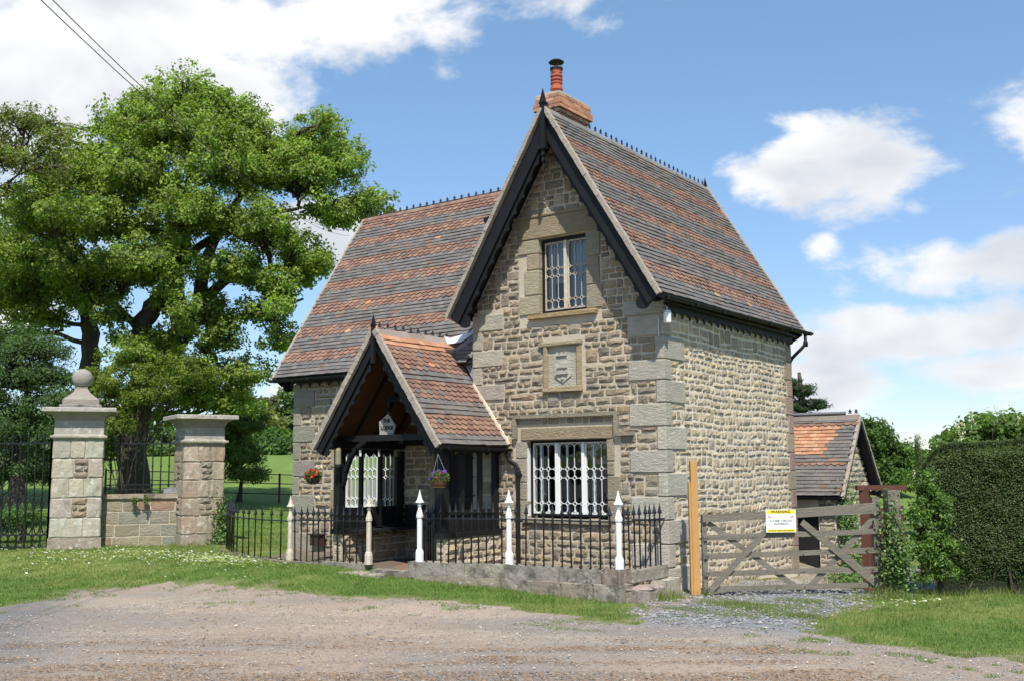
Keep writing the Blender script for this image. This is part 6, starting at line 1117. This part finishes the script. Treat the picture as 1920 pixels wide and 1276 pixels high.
# clipped hedge: leafy shell over a solid core, coloured dark for the shade inside
def hedge(P, h0, h1, th, label):
    P = np.array(P, float); rg = np.random.default_rng(141); d = P[1]-P[0]; L = np.linalg.norm(d); d /= L; nn = np.array([d[1], -d[0]]); t = thing('hedge', (*P[0], -.5), label, 'hedge'); mb = MB(); n = 14; V = []
    def top(s): return h0+(h1-h0)*s-.6*np.clip(1-s/.12, 0, 1)**1.8
    z0 = lambda s: float(G(*(P[0]+d*L*s)))+.0
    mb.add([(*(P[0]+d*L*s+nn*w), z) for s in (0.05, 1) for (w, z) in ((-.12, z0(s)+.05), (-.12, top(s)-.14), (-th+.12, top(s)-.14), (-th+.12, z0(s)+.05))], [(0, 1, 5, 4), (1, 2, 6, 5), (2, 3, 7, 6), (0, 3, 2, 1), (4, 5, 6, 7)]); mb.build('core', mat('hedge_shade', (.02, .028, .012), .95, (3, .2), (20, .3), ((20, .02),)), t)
    n1_ = 150000; s = rg.random(n1_); which = rg.random(n1_); hh = rg.random(n1_)**.85; zt = top(s); zb = z0(s.mean())
    zb = np.array([G(*(P[0]+d*L*q)) for q in (0, .25, .5, .75, 1)]); zb = np.interp(s, (0, .25, .5, .75, 1), zb)
    front = which < .74; w = np.where(front, -.0-np.abs(rg.normal(0, .05, n1_)), -rg.random(n1_)*th); z = np.where(front, zb+.22+(zt-zb-.22)*hh, zt-np.abs(rg.normal(0, .04, n1_))); end = which > .93; w = np.where(end, -rg.random(n1_)*th, w); z = np.where(end, zb+.2+(zt-zb-.2)*hh, z); s = np.where(end, np.abs(rg.normal(0, .012, n1_)), s)
    a = s*L; bump = .13*(vnoise(a*1.1+9, z*1.3+9, 3)-.5)+.10*(vnoise(a*4+9, z*4+9, 4)-.5); rnd = np.clip((z-(zt-.3))/.3, 0, 1); w = np.where(front & ~end, w+bump-.16*rnd**2-.22*np.clip((zb+.7-z)/.7, 0, 1), w); z = np.where(~front, z+bump*.6, z)
    Q = np.stack([P[0][0]+d[0]*a+nn[0]*w, P[0][1]+d[1]*a+nn[1]*w, z], 1); out = np.where(front[:, None], np.array([nn[0], nn[1], .3]), np.array([0, 0, 1.])); leaves(Q, .034, [(.045, .09, .02), (.06, .11, .026), (.038, .07, .018), (.085, .135, .03), (.09, .09, .03)], rg, 'hedgeleaf', 'leaves', t, out=out, elong=1.8, kind='stuff')
    mb = MB(); [limb(mb, (*(P[0]+d*q-nn*.15), float(G(*(P[0]+d*q)))-.1), (*(P[0]+d*(q+rg.normal(0, .15))-nn*.02), float(G(*(P[0]+d*q)))+.75), .03, .012, rg, .3, 6, 5) for q in np.arange(.3, L, .45)]; mb.build('stems', M['bark'], t)
    return t
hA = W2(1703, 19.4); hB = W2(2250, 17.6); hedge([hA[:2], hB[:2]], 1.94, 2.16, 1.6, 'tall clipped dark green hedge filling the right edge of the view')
bush('laurel_shrub', 'glossy bright green laurel shrub between the gate post and hedge', 1735, 18.2, [(1715, 915, 22, 20, 0, .3), (1730, 940, 24, 24, .05, .3), (1705, 955, 20, 26, .1, .25), (1738, 975, 18, 22, .1, .25), (1712, 1000, 24, 26, .1, .3), (1722, 895, 14, 10, 0, .2), (1700, 1035, 22, 28, .2, .3), (1725, 1050, 20, 24, .15, .3), (1690, 975, 18, 26, .25, .22), (1698, 1075, 22, 14, .2, .2), (1745, 1025, 20, 26, .1, .25), (1740, 1070, 24, 16, .15, .2), (1750, 950, 14, 16, .05, .2)], 14000, .055, [(.11, .20, .03), (.17, .26, .05), (.06, .12, .02), (.05, .10, .02)], 151, m='gloss', cl=(.08, .16), per=26, elong=2.1)
def ivy(name, label, boxes, n, size, cols, seed, cat='ivy'):
    rg = np.random.default_rng(seed); t = thing(name, tuple(np.array(boxes[0][0])), label, cat); Q = []
    for (c, h, w) in boxes: m_ = int(n*w); g_ = rg.normal(0, .5, (m_, 3)); Q.append(np.array(c)+g_*np.array(h))
    Q = np.concatenate(Q); leaves(Q, size, cols, rg, 'gloss', 'leaves', t, out=np.array([[.4, -.8, .2]]), elong=1.25, kind='stuff'); return t
IV = [(.08, .15, .035), (.12, .20, .05), (.06, .11, .03), (.16, .22, .07)]
ivy('ivy', 'ivy and bindweed climbing the old gate post', [((3.02, 1.88, .45), (.16, .14, .55), .35), ((3.08, 1.8, -.05), (.22, .2, .35), .35), ((3.22, 1.75, .1), (.2, .2, .6), .3)], 2600, .05, IV, 161)
ivy('ivy', 'ivy patch at the foot of the flat capped pier', [((-11.75, .35, .35), (.20, .2, .55), .6), ((-11.65, .30, -.05), (.3, .25, .25), .4)], 1800, .06, IV, 162)
ivy('ivy', 'small ivy sprigs hanging from the wall coping', [((-13.1, -1.05, .88), (.07, .05, .09), .5), ((-12.93, -.88, .90), (.07, .05, .10), .5)], 240, .05, IV, 163)
ivy('climbing_plant', 'leafy climber on the outbuilding wall behind the gate', [((.62, 7.3, .4), (.15, .45, .7), .4), ((.72, 7.2, -.5), (.2, .5, .4), .35), ((.7, 6.7, -.75), (.4, .6, .18), .25)], 3600, .055, IV, 164, 'climber')
ivy('weeds', 'green weeds growing along the foot of the yard wall', [((1.3, 6.2, -.78), (.8, .4, .15), .5), ((2.2, 4.6, -.6), (.5, .4, .25), .5)], 2200, .05, IV, 165, 'weeds')
# tufts and weeds at the foot of the stonework
def tufts(spots, seed, label, name='grass_tufts'):
    rg = np.random.default_rng(seed); V, C = [], []
    for (x, y, n, r, h) in spots:
        for i in range(n):
            px_, py_ = rg.normal(x, r), rg.normal(y, r*.5); z = gz(px_, py_); a = rg.uniform(0, 6.28); w = .005; hh = h*rg.uniform(.5, 1.2); le = rg.normal(0, .4, 2)*hh; V += [(px_-w*math.cos(a), py_-w*math.sin(a), z-.02), (px_+w*math.cos(a), py_+w*math.sin(a), z-.02), (px_+le[0], py_+le[1], z+hh)]; c = np.array([.12, .19, .04])*rg.uniform(.7, 1.4) if rg.random() < .75 else np.array([.30, .26, .12]); C += [c]*3
    obj(name, mesh_np(name, np.array(V), np.arange(len(V)).reshape(-1, 3), M['grass'], np.array(C)), kind='stuff', label=label)
tufts([(-.3+(-.55)*k, -1.75, 120, .3, .12) for k in range(7)]+[(.3, -.9, 260, .16, .17), (.35, -.5, 160, .12, .14), (.62, .0, 60, .06, .1), (-13.9, -2.7, 200, .5, .12), (-13.0, -1.5, 260, .4, .14), (-11.9, -.45, 260, .35, .14), (-10, -1.5, 240, .6, .1), (-8.2, -1.9, 260, .5, .1), (-6.3, -2.1, 260, .6, .09), (3.1, 1.3, 200, .2, .2), (3.3, 1.0, 200, .25, .16), (-15.5, -3.6, 300, .7, .12)]+[(3.6+.4*k, 2.0+.25*k, 160, .25, .14) for k in range(7)]+[(1.5, -.7, 1100, .32, .055), (1.95, -1.0, 1300, .42, .055), (2.3, .0, 600, .25, .06), (2.7, -1.45, 700, .2, .06), (1.9, -1.9, 500, .22, .05), (1.1, -1.6, 400, .22, .05), (2.35, -.6, 500, .25, .05)], 171, 'taller grass tufts along walls and kerbs')
